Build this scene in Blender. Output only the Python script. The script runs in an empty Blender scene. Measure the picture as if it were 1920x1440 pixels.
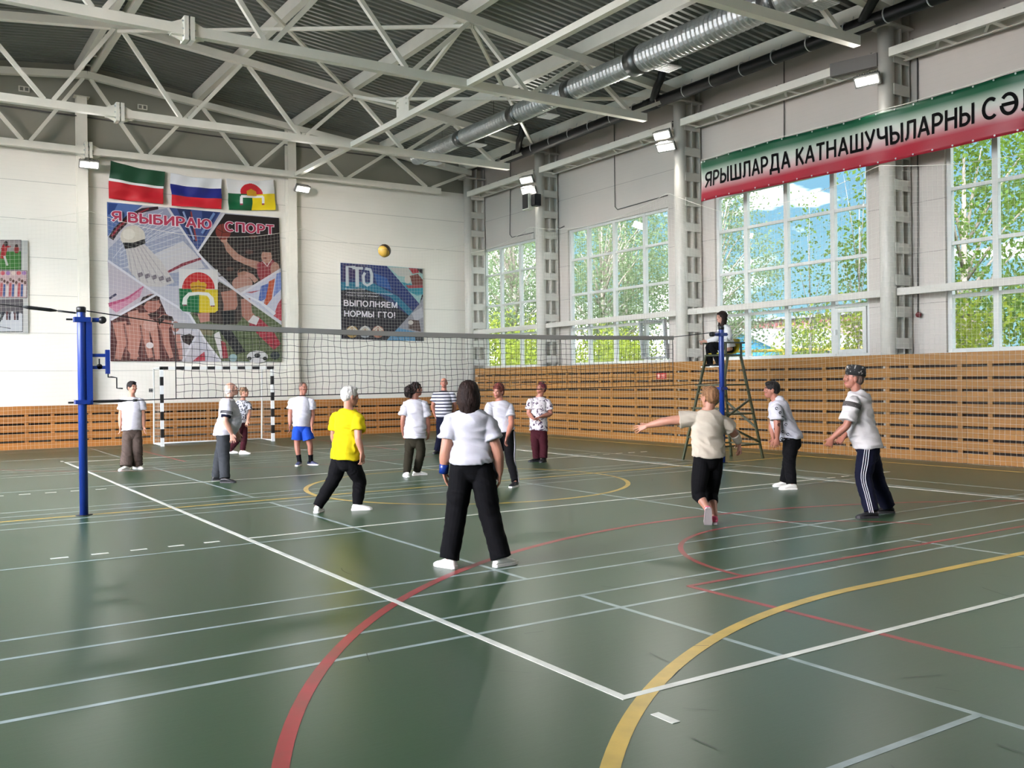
import bpy, bmesh, math, random
import numpy as np
from mathutils import Vector, Matrix, noise

# ------------------------------------------------------------------ camera, world, sun, exposure
SC = bpy.context.scene
COL = SC.collection
F = 1763.8
CAM = Vector((-3.0103, -3.5942, 1.5913))
YAW, PITCH, ROLL = 0.58375, -0.003575, -0.012671

def cam_axes():
    cy, sy, cp, sp = math.cos(YAW), math.sin(YAW), math.cos(PITCH), math.sin(PITCH)
    d = Vector((sy * cp, cy * cp, sp)); r = Vector((cy, -sy, 0)); u = r.cross(d)
    c, s = math.cos(ROLL), math.sin(ROLL)
    return c * r + s * u, -s * r + c * u, d
CR, CU, CD = cam_axes()
cam_data = bpy.data.cameras.new('camera')
cam = bpy.data.objects.new('camera', cam_data); COL.objects.link(cam)
cam.matrix_world = Matrix(((CR.x, CU.x, -CD.x, CAM.x), (CR.y, CU.y, -CD.y, CAM.y), (CR.z, CU.z, -CD.z, CAM.z), (0, 0, 0, 1)))
cam_data.sensor_width = 36; cam_data.lens = F / 1920 * 36; cam_data.clip_end = 400
SC.camera = cam
SC.view_settings.view_transform = 'Standard'; SC.view_settings.look = 'None'
SC.view_settings.gamma = 1; SC.view_settings.use_curve_mapping = False
SC.view_settings.exposure = 0.93
SC.cycles.use_denoising = True
SC.cycles.max_bounces = 8; SC.cycles.diffuse_bounces = 4; SC.cycles.transparent_max_bounces = 16
SC.cycles.sample_clamp_indirect = 6

SKY = 0.75; SUN = 1.6; LAMP = 22.0; SKY_FILL = 17.5
world = bpy.data.worlds.new('world'); SC.world = world; world.use_nodes = True
wn = world.node_tree; wn.nodes.clear()
def wnode(t, **k):
    n = wn.nodes.new(t)
    for a, v in k.items(): setattr(n, a, v)
    return n
tc = wnode('ShaderNodeTexCoord'); sep = wnode('ShaderNodeSeparateXYZ')
wn.links.new(tc.outputs['Generated'], sep.inputs[0])
ramp = wnode('ShaderNodeValToRGB')
ramp.color_ramp.elements[0].position = 0.0; ramp.color_ramp.elements[0].color = (0.31, 0.60, 0.73, 1)
ramp.color_ramp.elements[1].position = 0.6; ramp.color_ramp.elements[1].color = (0.13, 0.36, 0.76, 1)
wn.links.new(sep.outputs['Z'], ramp.inputs[0])
nz = wnode('ShaderNodeTexNoise'); nz.inputs['Scale'].default_value = 3.6; nz.inputs['Detail'].default_value = 6; nz.inputs['Roughness'].default_value = 0.55
mp = wnode('ShaderNodeMapping'); mp.inputs['Scale'].default_value = (1, 1, 2.6); mp.inputs['Location'].default_value = (0.75, 0.4, 0.3)
wn.links.new(tc.outputs['Generated'], mp.inputs[0]); wn.links.new(mp.outputs[0], nz.inputs['Vector'])
cr = wnode('ShaderNodeValToRGB'); cr.color_ramp.elements[0].position = 0.51; cr.color_ramp.elements[1].position = 0.63
wn.links.new(nz.outputs[0], cr.inputs[0])
mx = wnode('ShaderNodeMix', data_type='RGBA'); mx.inputs['B'].default_value = (7, 7, 7.2, 1)
wn.links.new(cr.outputs[0], mx.inputs['Factor']); wn.links.new(ramp.outputs[0], mx.inputs['A'])
bg = wnode('ShaderNodeBackground'); bg.inputs[1].default_value = SKY
wo = wnode('ShaderNodeOutputWorld')
# added fill: unseen sky behind the camera's left shoulder made far brighter
dt = wnode('ShaderNodeVectorMath', operation='DOT_PRODUCT'); dt.inputs[1].default_value = Vector((-0.78, -0.50, 0.42)).normalized()
wn.links.new(tc.outputs['Generated'], dt.inputs[0])
gl_ = wnode('ShaderNodeMapRange', interpolation_type='SMOOTHSTEP'); gl_.inputs['From Min'].default_value = 0.35; gl_.inputs['From Max'].default_value = 0.95; gl_.inputs['To Min'].default_value = SKY; gl_.inputs['To Max'].default_value = SKY * SKY_FILL
wn.links.new(dt.outputs['Value'], gl_.inputs[0]); wn.links.new(gl_.outputs[0], bg.inputs[1])
wt = wnode('ShaderNodeMix', data_type='RGBA', blend_type='MULTIPLY'); wt.inputs['B'].default_value = (1.0, 0.88, 0.83, 1)
gw = wnode('ShaderNodeMapRange', interpolation_type='SMOOTHSTEP'); gw.inputs['From Min'].default_value = 0.0; gw.inputs['From Max'].default_value = 0.6
wn.links.new(dt.outputs['Value'], gw.inputs[0]); wn.links.new(gw.outputs[0], wt.inputs['Factor']); wn.links.new(mx.outputs['Result'], wt.inputs['A'])
wn.links.new(wt.outputs['Result'], bg.inputs[0]); wn.links.new(bg.outputs[0], wo.inputs[0])

sun_d = bpy.data.lights.new('sun', 'SUN'); sun_d.energy = SUN; sun_d.angle = 0.01; sun_d.color = (1, 0.94, 0.82)
sun = bpy.data.objects.new('sun', sun_d); COL.objects.link(sun)
sun.rotation_euler = Vector((0.62, 0.30, -0.95)).to_track_quat('-Z', 'Y').to_euler()

# ------------------------------------------------------------------ pixel helpers (photo frame 1920 x 1440)
def ray(x, y): return CD + CR * ((x - 960) / F) - CU * ((y - 720) / F)
def onz(x, y, z=0.0): v = ray(x, y); return CAM + v * ((z - CAM.z) / v.z)
def onx(x, y, X): v = ray(x, y); return CAM + v * ((X - CAM.x) / v.x)
def ony(x, y, Y): v = ray(x, y); return CAM + v * ((Y - CAM.y) / v.y)
def atd(x, y, d): return CAM + ray(x, y) * d
def depth(p): return (Vector(p) - CAM).dot(CD)
def srgb(r, g, b):
    f = lambda c: (c / 255 / 12.92) if c / 255 <= 0.04045 else ((c / 255 + 0.055) / 1.055) ** 2.4
    return (f(r), f(g), f(b), 1)

# ------------------------------------------------------------------ materials
MATS = {}
def mat(name, rgb, rough=0.6, var=0.0, scale=8.0, metal=0.0, bump=0.0, bscale=40.0, stretch=(1, 1, 1), spec=0.5, island=0.0, coat=0.0):
    if name in MATS: return MATS[name]
    m = bpy.data.materials.new(name); m.use_nodes = True; t = m.node_tree
    b = t.nodes['Principled BSDF']; c = srgb(*rgb)
    b.inputs['Base Color'].default_value = c; b.inputs['Roughness'].default_value = rough
    b.inputs['Metallic'].default_value = metal; b.inputs['Specular IOR Level'].default_value = spec
    b.inputs['Coat Weight'].default_value = coat
    tcn = t.nodes.new('ShaderNodeTexCoord'); mpn = t.nodes.new('ShaderNodeMapping'); mpn.inputs['Scale'].default_value = stretch
    t.links.new(tcn.outputs['Object'], mpn.inputs[0])
    src = None
    if var > 0 or island > 0:
        n = t.nodes.new('ShaderNodeTexNoise'); n.inputs['Scale'].default_value = scale; n.inputs['Detail'].default_value = 4
        t.links.new(mpn.outputs[0], n.inputs['Vector'])
        r = t.nodes.new('ShaderNodeMapRange'); r.inputs['From Min'].default_value = 0.3; r.inputs['From Max'].default_value = 0.7
        r.inputs['To Min'].default_value = 1 - var; r.inputs['To Max'].default_value = 1 + var
        t.links.new(n.outputs[0], r.inputs[0]); fac = r.outputs[0]
        if island > 0:
            g = t.nodes.new('ShaderNodeNewGeometry'); r2 = t.nodes.new('ShaderNodeMapRange')
            r2.inputs['To Min'].default_value = 1 - island; r2.inputs['To Max'].default_value = 1 + island
            t.links.new(g.outputs['Random Per Island'], r2.inputs[0])
            mu = t.nodes.new('ShaderNodeMath'); mu.operation = 'MULTIPLY'
            t.links.new(fac, mu.inputs[0]); t.links.new(r2.outputs[0], mu.inputs[1]); fac = mu.outputs[0]
        v = t.nodes.new('ShaderNodeVectorMath'); v.operation = 'SCALE'; v.inputs[0].default_value = c[:3]
        t.links.new(fac, v.inputs['Scale']); t.links.new(v.outputs[0], b.inputs['Base Color'])
    if bump > 0:
        n2 = t.nodes.new('ShaderNodeTexNoise'); n2.inputs['Scale'].default_value = bscale; n2.inputs['Detail'].default_value = 5
        t.links.new(mpn.outputs[0], n2.inputs['Vector'])
        bn = t.nodes.new('ShaderNodeBump'); bn.inputs['Strength'].default_value = bump; bn.inputs['Distance'].default_value = 0.02
        t.links.new(n2.outputs[0], bn.inputs['Height']); t.links.new(bn.outputs[0], b.inputs['Normal'])
    MATS[name] = m; return m

def mat_attr(name, rough=0.6):
    m = bpy.data.materials.new(name); m.use_nodes = True; t = m.node_tree
    a = t.nodes.new('ShaderNodeVertexColor'); a.layer_name = 'Col'
    b = t.nodes['Principled BSDF']; t.links.new(a.outputs[0], b.inputs['Base Color']); b.inputs['Roughness'].default_value = rough
    MATS[name] = m; return m

def mat_emit(name, rgb, s):
    m = bpy.data.materials.new(name); m.use_nodes = True
    b = m.node_tree.nodes['Principled BSDF']; b.inputs['Base Color'].default_value = srgb(*rgb)
    b.inputs['Emission Color'].default_value = srgb(*rgb); b.inputs['Emission Strength'].default_value = s
    MATS[name] = m; return m

def mat_panel(name, rgb, pitch, rough, fine=0.0):
    """white sandwich panels: thin horizontal joints every «pitch» metres, faint ribs between"""
    m = mat(name, rgb, rough, var=0.025, scale=0.8)
    t = m.node_tree; b = t.nodes['Principled BSDF']
    tcn = t.nodes.new('ShaderNodeTexCoord'); s = t.nodes.new('ShaderNodeSeparateXYZ'); t.links.new(tcn.outputs['Object'], s.inputs[0])
    def M(op, a, bb):
        n = t.nodes.new('ShaderNodeMath'); n.operation = op
        for i, v in enumerate((a, bb)):
            if isinstance(v, (int, float)): n.inputs[i].default_value = v
            else: t.links.new(v, n.inputs[i])
        return n.outputs[0]
    f = M('FRACT', M('DIVIDE', s.outputs['Z'], pitch), 0); ln = M('LESS_THAN', f, 0.012 / pitch)
    f2 = M('FRACT', M('DIVIDE', s.outputs['Z'], 0.11), 0); ln2 = M('MULTIPLY', M('LESS_THAN', f2, 0.08), fine)
    tot = M('SUBTRACT', 1.0, M('ADD', M('MULTIPLY', ln, 0.45), ln2))
    v = t.nodes.new('ShaderNodeVectorMath'); v.operation = 'SCALE'
    old = b.inputs['Base Color'].links[0].from_socket
    t.links.new(old, v.inputs[0]); t.links.new(tot, v.inputs['Scale']); t.links.new(v.outputs[0], b.inputs['Base Color'])
    bn = t.nodes.new('ShaderNodeBump'); bn.inputs['Strength'].default_value = 0.35; bn.inputs['Distance'].default_value = 0.01
    t.links.new(tot, bn.inputs['Height']); t.links.new(bn.outputs[0], b.inputs['Normal'])
    return m

WHITE = mat('white_steel', (236, 231, 219), 0.45, var=0.03, scale=3)
COLW = mat('white_steel_shaded', (198, 193, 184), 0.45, var=0.03, scale=3)  # same white steel, greyed: backlit shade put into the colour
WHITE2 = mat('white_plastic', (225, 226, 226), 0.4)
PANEL = mat_panel('end_wall_panels', (238, 233, 223), 1.0, 0.36, 0.03)
PANEL2 = mat_panel('side_wall_panels_backlit', (194, 185, 177), 1.0, 0.5, 0.03)  # side wall darkened so its colour carries the backlit shade
BLACKP = mat('black_plastic', (22, 22, 24), 0.45)
DARKM = mat('dark_metal', (45, 46, 48), 0.4, metal=0.6)
STEEL = mat('galvanised_steel', (196, 198, 198), 0.4, metal=0.75, var=0.1, scale=6)
DECK = mat('galvanised_deck', (132, 135, 130), 0.42, metal=0.55, var=0.08, scale=1.2)
WOOD = mat('pine_boards', (148, 102, 44), 0.5, var=0.13, scale=3.0, stretch=(1, 1, 14), island=0.12)
WOODX = mat('pine_boards_end', (164, 108, 50), 0.5, var=0.13, scale=3.0, stretch=(1, 1, 14), island=0.12)
DARKW = mat('gap_shade_dark', (40, 26, 18), 0.8)
BLUE = mat('blue_paint', (16, 46, 122), 0.35)
CORDW = mat('white_cord', (225, 222, 210), 0.7)
CORDB = mat('black_cord', (20, 20, 22), 0.7)
PRINT = mat_attr('print', 0.42)
CLOTHP = mat_attr('flag_cloth', 0.55)

# ------------------------------------------------------------------ mesh helpers
class MB:
    def __init__(s): s.v = []; s.f = []; s.m = []
    def add(s, V, Fc, mi=0):
        o = len(s.v); s.v += [tuple(p) for p in V]; s.f += [tuple(i + o for i in f) for f in Fc]; s.m += [mi] * len(Fc); return s
    def box(s, c, size, mi=0, mat3=None):
        hx, hy, hz = size[0] / 2, size[1] / 2, size[2] / 2; c = Vector(c)
        P = [Vector((x, y, z)) for x in (-hx, hx) for y in (-hy, hy) for z in (-hz, hz)]
        if mat3: P = [mat3 @ p for p in P]
        return s.add([p + c for p in P], [(0, 1, 3, 2), (4, 6, 7, 5), (0, 4, 5, 1), (2, 3, 7, 6), (0, 2, 6, 4), (1, 5, 7, 3)], mi)
    def bx(s, x0, x1, y0, y1, z0, z1, mi=0): return s.box(((x0 + x1) / 2, (y0 + y1) / 2, (z0 + z1) / 2), (abs(x1 - x0), abs(y1 - y0), abs(z1 - z0)), mi)
    def bar(s, a, b, w, h, up=(0, 0, 1), mi=0):
        a, b = Vector(a), Vector(b); t = (b - a); L = t.length; t.normalize(); up = Vector(up)
        sd = t.cross(up)
        if sd.length < 1e-4: sd = t.cross(Vector((1, 0, 0)))
        sd.normalize(); u = sd.cross(t)
        M3 = Matrix((sd, t, u)).transposed()
        return s.box((a + b) / 2, (w, L, h), mi, M3)
    def tube(s, pts, r, n=8, mi=0, cap=True, closed=False):
        pts = [Vector(p) for p in pts]; N = len(pts); rr = r if isinstance(r, (list, tuple)) else [r] * N
        t0 = (pts[1] - pts[0]).normalized(); a = t0.orthogonal().normalized(); V = []; Fc = []
        for i, p in enumerate(pts):
            t = (pts[min(i + 1, N - 1)] - pts[max(i - 1, 0)]).normalized() if not closed else (pts[(i + 1) % N] - pts[i - 1]).normalized()
            a = (a - t * a.dot(t)); a = a.normalized() if a.length > 1e-6 else t.orthogonal().normalized(); b = t.cross(a)
            for k in range(n):
                w = 2 * math.pi * k / n; V.append(p + (a * math.cos(w) + b * math.sin(w)) * rr[i])
        for i in range(N if closed else N - 1):
            for k in range(n):
                j = (i + 1) % N
                Fc.append((i * n + k, i * n + (k + 1) % n, j * n + (k + 1) % n, j * n + k))
        if cap and not closed: Fc += [tuple(range(n - 1, -1, -1)), tuple((N - 1) * n + k for k in range(n))]
        return s.add(V, Fc, mi)
    def lathe(s, c, prof, n=20, mi=0):
        c = Vector(c); V = []; Fc = []
        for r, z in prof:
            for k in range(n):
                w = 2 * math.pi * k / n; V.append(c + Vector((r * math.cos(w), r * math.sin(w), z)))
        for i in range(len(prof) - 1):
            for k in range(n): Fc.append((i * n + k, i * n + (k + 1) % n, (i + 1) * n + (k + 1) % n, (i + 1) * n + k))
        Fc += [tuple(range(n - 1, -1, -1)), tuple((len(prof) - 1) * n + k for k in range(n))]
        return s.add(V, Fc, mi)
    def ell(s, c, a, b, d, nu=14, nv=9, mi=0):
        """ellipsoid with half axis vectors a, b, d"""
        c, a, b, d = Vector(c), Vector(a), Vector(b), Vector(d); V = [c - d]; Fc = []
        for i in range(1, nv):
            ph = -math.pi / 2 + math.pi * i / nv
            for k in range(nu):
                w = 2 * math.pi * k / nu; V.append(c + (a * math.cos(w) + b * math.sin(w)) * math.cos(ph) + d * math.sin(ph))
        V.append(c + d)
        for k in range(nu):
            Fc.append((0, 1 + (k + 1) % nu, 1 + k))
            Fc.append((len(V) - 1, 1 + (nv - 2) * nu + k, 1 + (nv - 2) * nu + (k + 1) % nu))
        for i in range(nv - 2):
            for k in range(nu): Fc.append((1 + i * nu + k, 1 + i * nu + (k + 1) % nu, 1 + (i + 1) * nu + (k + 1) % nu, 1 + (i + 1) * nu + k))
        return s.add(V, Fc, mi)
    def loft(s, pts, ra, rb, side, n=18, rnd=(True, True), sub=3, mi=0):
        """elliptical loft along a smooth chain; ra along «side», rb across; rnd = rounded ends"""
        P = [Vector(p) for p in pts]
        sides = side if isinstance(side, list) else [side] * len(P)
        Q = []; N = len(P)
        for i in range(N - 1):
            p0, p1, p2, p3 = P[max(i - 1, 0)], P[i], P[i + 1], P[min(i + 2, N - 1)]
            for j in range(sub):
                t = j / sub
                q = 0.5 * ((2 * p1) + (p2 - p0) * t + (2 * p0 - 5 * p1 + 4 * p2 - p3) * t * t + (3 * p1 - p0 - 3 * p2 + p3) * t ** 3)
                st = t * t * (3 - 2 * t)
                Q.append((q, ra[i] * (1 - st) + ra[i + 1] * st, rb[i] * (1 - st) + rb[i + 1] * st, Vector(sides[i]).lerp(Vector(sides[i + 1]), t)))
        Q.append((P[-1], ra[-1], rb[-1], Vector(sides[-1])))
        V = []; rings = []; M = len(Q)
        def ring(c, t, sd, x, y):
            a = sd - t * sd.dot(t); a = a.normalized() if a.length > 1e-5 else t.orthogonal().normalized(); b = t.cross(a)
            o = len(V)
            for k in range(n):
                w = 2 * math.pi * k / n; V.append(c + a * (x * math.cos(w)) + b * (y * math.sin(w)))
            rings.append(o)
        for i, (q, x, y, sd) in enumerate(Q):
            t = (Q[min(i + 1, M - 1)][0] - Q[max(i - 1, 0)][0]).normalized()
            if i == 0 and rnd[0]:
                for kk in (0.92, 0.6): ring(q - t * min(x, y) * kk, t, sd, x * math.sqrt(1 - kk * kk), y * math.sqrt(1 - kk * kk))
            ring(q, t, sd, x, y)
            if i == M - 1 and rnd[1]:
                for kk in (0.6, 0.92): ring(q + t * min(x, y) * kk, t, sd, x * math.sqrt(1 - kk * kk), y * math.sqrt(1 - kk * kk))
        Fc = []
        for i in range(len(rings) - 1):
            for k in range(n): Fc.append((rings[i] + k, rings[i] + (k + 1) % n, rings[i + 1] + (k + 1) % n, rings[i + 1] + k))
        Fc += [tuple(range(n - 1, -1, -1)), tuple(rings[-1] + k for k in range(n))]
        return s.add(V, Fc, mi)
    def mesh(s, name, off=(0, 0, 0), smooth=False):
        me = bpy.data.meshes.new(name); o = Vector(off)
        me.from_pydata([tuple(Vector(p) - o) for p in s.v], [], s.f)
        me.polygons.foreach_set('material_index', s.m)
        if smooth: me.polygons.foreach_set('use_smooth', [True] * len(s.f))
        me.update(); return me
    def build(s, name, mats, parent=None, smooth=False, loc=None):
        """ONE mesh object; loc = the world point taken as its origin (default: the parent's place, or the origin)"""
        base = Vector(loc) if loc is not None else (parent_base(parent) if parent else Vector((0, 0, 0)))
        me = s.mesh(name, base, smooth)
        for m_ in (mats if isinstance(mats, (list, tuple)) else [mats]): me.materials.append(m_)
        return link(name, me, parent, base)

def parent_base(p):
    b = Vector(p.location)
    while p.parent: p = p.parent; b += Vector(p.location)
    return b
def link(name, me, parent=None, base=None):
    o = bpy.data.objects.new(name, me); COL.objects.link(o)
    base = Vector(base) if base is not None else Vector((0, 0, 0))
    if parent: o.parent = parent; o.location = base - parent_base(parent)
    else: o.location = base
    return o
def tag(o, label=None, cat=None, group=None, kind=None):
    if label: o['label'] = label
    if cat: o['category'] = cat
    if group: o['group'] = group
    if kind: o['kind'] = kind
    return o
def thing(name, label, cat, loc=(0, 0, 0), group=None, kind=None):
    o = bpy.data.objects.new(name, None); COL.objects.link(o); o.location = loc; o.empty_display_size = 0.2
    return tag(o, label, cat, group, kind)
def copy_tree(o, parent=None):
    c = o.copy(); COL.objects.link(c)
    if parent: c.parent = parent
    for ch in list(o.children): copy_tree(ch, c)
    return c
def text_mesh(body, off=0.0, res=4):
    cu = bpy.data.curves.new('t', 'FONT'); cu.body = body; cu.size = 1; cu.offset = off; cu.resolution_u = res
    ob = bpy.data.objects.new('t', cu); COL.objects.link(ob)
    dg = bpy.context.evaluated_depsgraph_get(); dg.update()
    me = bpy.data.meshes.new_from_object(ob.evaluated_get(dg))
    V = [tuple(v.co) for v in me.vertices]; Fc = [tuple(p.vertices) for p in me.polygons]
    bpy.data.objects.remove(ob); bpy.data.curves.remove(cu); bpy.data.meshes.remove(me)
    return V, Fc
# block letters drawn as strokes (cap height 1): each glyph = width, strokes
def arcp(cx, cy, rx, ry, a0, a1, n=9): return [(cx + rx * math.cos(math.radians(a0 + (a1 - a0) * i / n)), cy + ry * math.sin(math.radians(a0 + (a1 - a0) * i / n))) for i in range(n + 1)]
def bowl(x0, x1, yb, yt):
    r = (yt - yb) / 2; s = 1 if x1 > x0 else -1; q = [(c[0] * s, c[1]) for c in arcp(0, 0, min(r * 1.05, abs(x1 - x0)), r, 90, -90)]
    return [(x0, yt)] + [(x1 - s * min(r * 1.05, abs(x1 - x0)) + c[0], (yt + yb) / 2 + c[1]) for c in q] + [(x0, yb)]
GL = {
    'Я': (.70, [[(.62, 0), (.62, 1)], bowl(.62, .08, .46, .93), [(.40, .46), (.06, 0)]]),
    'Р': (.64, [[(.08, 0), (.08, 1)], bowl(.08, .58, .42, .93)]),
    'Ы': (.86, [[(.08, 0), (.08, 1)], bowl(.08, .56, .07, .56), [(.78, 0), (.78, 1)]]),
    'Ш': (.98, [[(.08, 0), (.08, 1)], [(.49, 0), (.49, 1)], [(.90, 0), (.90, 1)], [(.08, .07), (.90, .07)]]),
    'Л': (.72, [[(.64, 0), (.64, 1)], [(.18, .93), (.64, .93)], [(.20, 1), (.19, .40), (.15, .14), (.02, .06)]]),
    'А': (.74, [[(.05, 0), (.37, 1)], [(.37, 1), (.69, 0)], [(.16, .32), (.58, .32)]]),
    'Д': (.80, [[(.66, .07), (.66, 1)], [(.24, .93), (.66, .93)], [(.26, 1), (.24, .5), (.13, .07)], [(.0, .07), (.78, .07)], [(.06, .1), (.06, -.2)], [(.72, .1), (.72, -.2)]]),
    'К': (.66, [[(.08, 0), (.08, 1)], [(.60, 1), (.12, .44)], [(.26, .58), (.64, 0)]]),
    'Т': (.64, [[(.32, 0), (.32, 1)], [(.0, .93), (.64, .93)]]),
    'Н': (.72, [[(.08, 0), (.08, 1)], [(.64, 0), (.64, 1)], [(.08, .52), (.64, .52)]]),
    'У': (.66, [[(.04, 1), (.36, .32)], [(.64, 1), (.36, .32), (.27, .13), (.18, .07), (.06, .07)]]),
    'Ч': (.66, [[(.58, 0), (.58, 1)], [(.08, 1), (.08, .66), (.12, .53), (.24, .46), (.40, .46), (.58, .52)]]),
    'С': (.74, [arcp(.40, .5, .33, .44, 48, 312, 18)]),
    'Ә': (.76, [arcp(.37, .5, .33, .44, 140, -180, 20), [(.05, .5), (.70, .5)]]),
    'В': (.68, [[(.08, 0), (.08, 1)], bowl(.08, .56, .52, .93), bowl(.08, .62, .07, .52)]),
    'Б': (.66, [[(.08, 0), (.08, 1)], [(.08, .93), (.56, .93)], bowl(.08, .60, .07, .56)]),
    'И': (.74, [[(.08, 0), (.08, 1)], [(.66, 0), (.66, 1)], [(.08, .06), (.66, .94)]]),
    'Ю': (1.02, [[(.08, 0), (.08, 1)], [(.08, .5), (.36, .5)], arcp(.66, .5, .30, .44, 0, 360, 24)]),
    'О': (.80, [arcp(.40, .5, .34, .44, 0, 360, 24)]),
    'П': (.72, [[(.08, 0), (.08, 1)], [(.64, 0), (.64, 1)], [(.08, .93), (.64, .93)]]),
    'М': (.84, [[(.08, 0), (.08, 1)], [(.76, 0), (.76, 1)], [(.09, 1), (.42, .04)], [(.75, 1), (.42, .04)]]),
    'Г': (.56, [[(.08, 0), (.08, 1)], [(.08, .93), (.54, .93)]]),
    'Е': (.64, [[(.08, 0), (.08, 1)], [(.08, .93), (.60, .93)], [(.08, .5), (.56, .5)], [(.08, .07), (.60, .07)]]),
    '!': (.26, [[(.13, .28), (.13, 1)], [(.13, 0), (.13, .14)]]), ' ': (.34, [])}
def stroke_text(body, wt=.14, grow=0.0, gap=.13):
    V = []; Fc = []; x = 0.0
    for ch in body:
        w_, st = GL[ch]
        for k_, p in enumerate(st):
            closed = math.dist(p[0], p[-1]) < 1e-6; h = wt / 2 + grow; n = len(p); o = len(V)
            for i, q in enumerate(p):
                a = p[i - 1] if i else (p[-2] if closed else p[0]); b = p[i + 1] if i < n - 1 else (p[1] if closed else p[-1])
                t = Vector((b[0] - a[0], b[1] - a[1])).normalized(); e = 0.0 if closed else (-grow if i == 0 else (grow if i == n - 1 else 0.0))
                V += [(x + q[0] + t.x * e - t.y * h, q[1] + t.y * e + t.x * h, k_ * .0006), (x + q[0] + t.x * e + t.y * h, q[1] + t.y * e - t.x * h, k_ * .0006)]
            Fc += [(o + 2 * i, o + 2 * i + 1, o + 2 * i + 3, o + 2 * i + 2) for i in range(n - 1)]
        x += w_ + gap
    return V, Fc
def put_text(mb, body, p0, p1, height, nrm, wt=.14, grow=0.0, lift=0.0):
    """write «body» from p0 to p1 along its baseline, letters «height» m tall, lift m off the surface"""
    V, Fc = stroke_text(body, wt, grow); W = sum(GL[c][0] for c in body) + .13 * (len(body) - 1)
    p0, p1, nrm = Vector(p0), Vector(p1), Vector(nrm); u = (p1 - p0) / W; up = Vector((0, 0, height))
    mb.add([p0 + u * v[0] + up * v[1] + nrm * (lift + v[2]) for v in V], Fc)
def put_small(mb, body, p0, p1, height, nrm, lift):
    V, Fc = text_mesh(body); xs = [v[0] for v in V]; x0, x1 = min(xs), max(xs); H = max(v[1] for v in V); u = (Vector(p1) - Vector(p0)) / (x1 - x0)
    mb.add([Vector(p0) + u * (v[0] - x0) + Vector((0, 0, height / H)) * v[1] + Vector(nrm) * lift for v in V], Fc)

# ------------------------------------------------------------------ setting: floor and court lines
YE = 24.05; XR = 13.95; XL = -11.0; YB = -10.0
def floor_mat():
    m = mat('green_sports_floor', (51, 74, 52), 0.31, var=0.06, scale=0.5, spec=0.27)
    t = m.node_tree; b = t.nodes['Principled BSDF']
    tcn = t.nodes.new('ShaderNodeTexCoord')
    # scuffs: fine directional scratches, denser in the worn near right corner
    mp_ = t.nodes.new('ShaderNodeMapping'); mp_.inputs['Scale'].default_value = (2.2, 11, 1); mp_.inputs['Rotation'].default_value = (0, 0, 0.5)
    t.links.new(tcn.outputs['Object'], mp_.inputs[0])
    n2 = t.nodes.new('ShaderNodeTexNoise'); n2.inputs['Scale'].default_value = 2.0; n2.inputs['Detail'].default_value = 8; n2.inputs['Roughness'].default_value = 0.75
    t.links.new(mp_.outputs[0], n2.inputs['Vector'])
    bn = t.nodes.new('ShaderNodeBump'); bn.inputs['Strength'].default_value = 0.05; bn.inputs['Distance'].default_value = 0.02
    t.links.new(n2.outputs[0], bn.inputs['Height']); t.links.new(bn.outputs[0], b.inputs['Normal'])
    return m
FL = MB().bx(XL, XR, YB, YE, -0.15, 0).build('floor', floor_mat()); tag(FL, kind='structure')
def line_mat(name, rgb, wear):
    m = mat(name, rgb, 0.35, spec=0.22); t = m.node_tree; b = t.nodes['Principled BSDF']; tcn = t.nodes.new('ShaderNodeTexCoord')
    n = t.nodes.new('ShaderNodeTexNoise'); n.inputs['Scale'].default_value = 5; n.inputs['Detail'].default_value = 6
    t.links.new(tcn.outputs['Object'], n.inputs['Vector'])
    r = t.nodes.new('ShaderNodeMapRange'); r.inputs['From Min'].default_value = 0.35; r.inputs['From Max'].default_value = 0.65; r.inputs['To Min'].default_value = max(0, wear - 0.15); r.inputs['To Max'].default_value = wear + 0.15
    t.links.new(n.outputs[0], r.inputs[0])
    mm = t.nodes.new('ShaderNodeMix'); mm.data_type = 'RGBA'; mm.inputs['A'].default_value = srgb(*rgb); mm.inputs['B'].default_value = srgb(51, 74, 52)
    t.links.new(r.outputs[0], mm.inputs['Factor']); t.links.new(mm.outputs['Result'], b.inputs['Base Color']); return m
LW, LB, LR, LY = line_mat('white_court_line', (216, 220, 210), 0.12), line_mat('pale_court_line', (172, 188, 188), 0.38), line_mat('red_court_line', (150, 52, 56), 0.15), line_mat('yellow_court_line', (196, 166, 74), 0.12)
def strip(mb, p0, p1, w, mi, z): mb.bx(min(p0[0], p1[0]) - (w / 2 if p0[0] == p1[0] else 0), max(p0[0], p1[0]) + (w / 2 if p0[0] == p1[0] else 0), min(p0[1], p1[1]) - (w / 2 if p0[1] == p1[1] else 0), max(p0[1], p1[1]) + (w / 2 if p0[1] == p1[1] else 0), 0.0002, z, mi)
def arc(mb, c, r, a0, a1, w, mi, z, n=60):
    V = []; Fc = []
    for i in range(n + 1):
        a = math.radians(a0 + (a1 - a0) * i / n)
        for q in (r - w / 2, r + w / 2): V.append((c[0] + q * math.cos(a), c[1] + q * math.sin(a), z))
    for i in range(n): Fc.append((2 * i, 2 * i + 1, 2 * i + 3, 2 * i + 2))
    mb.add(V, Fc, mi)
cl = MB()
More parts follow.
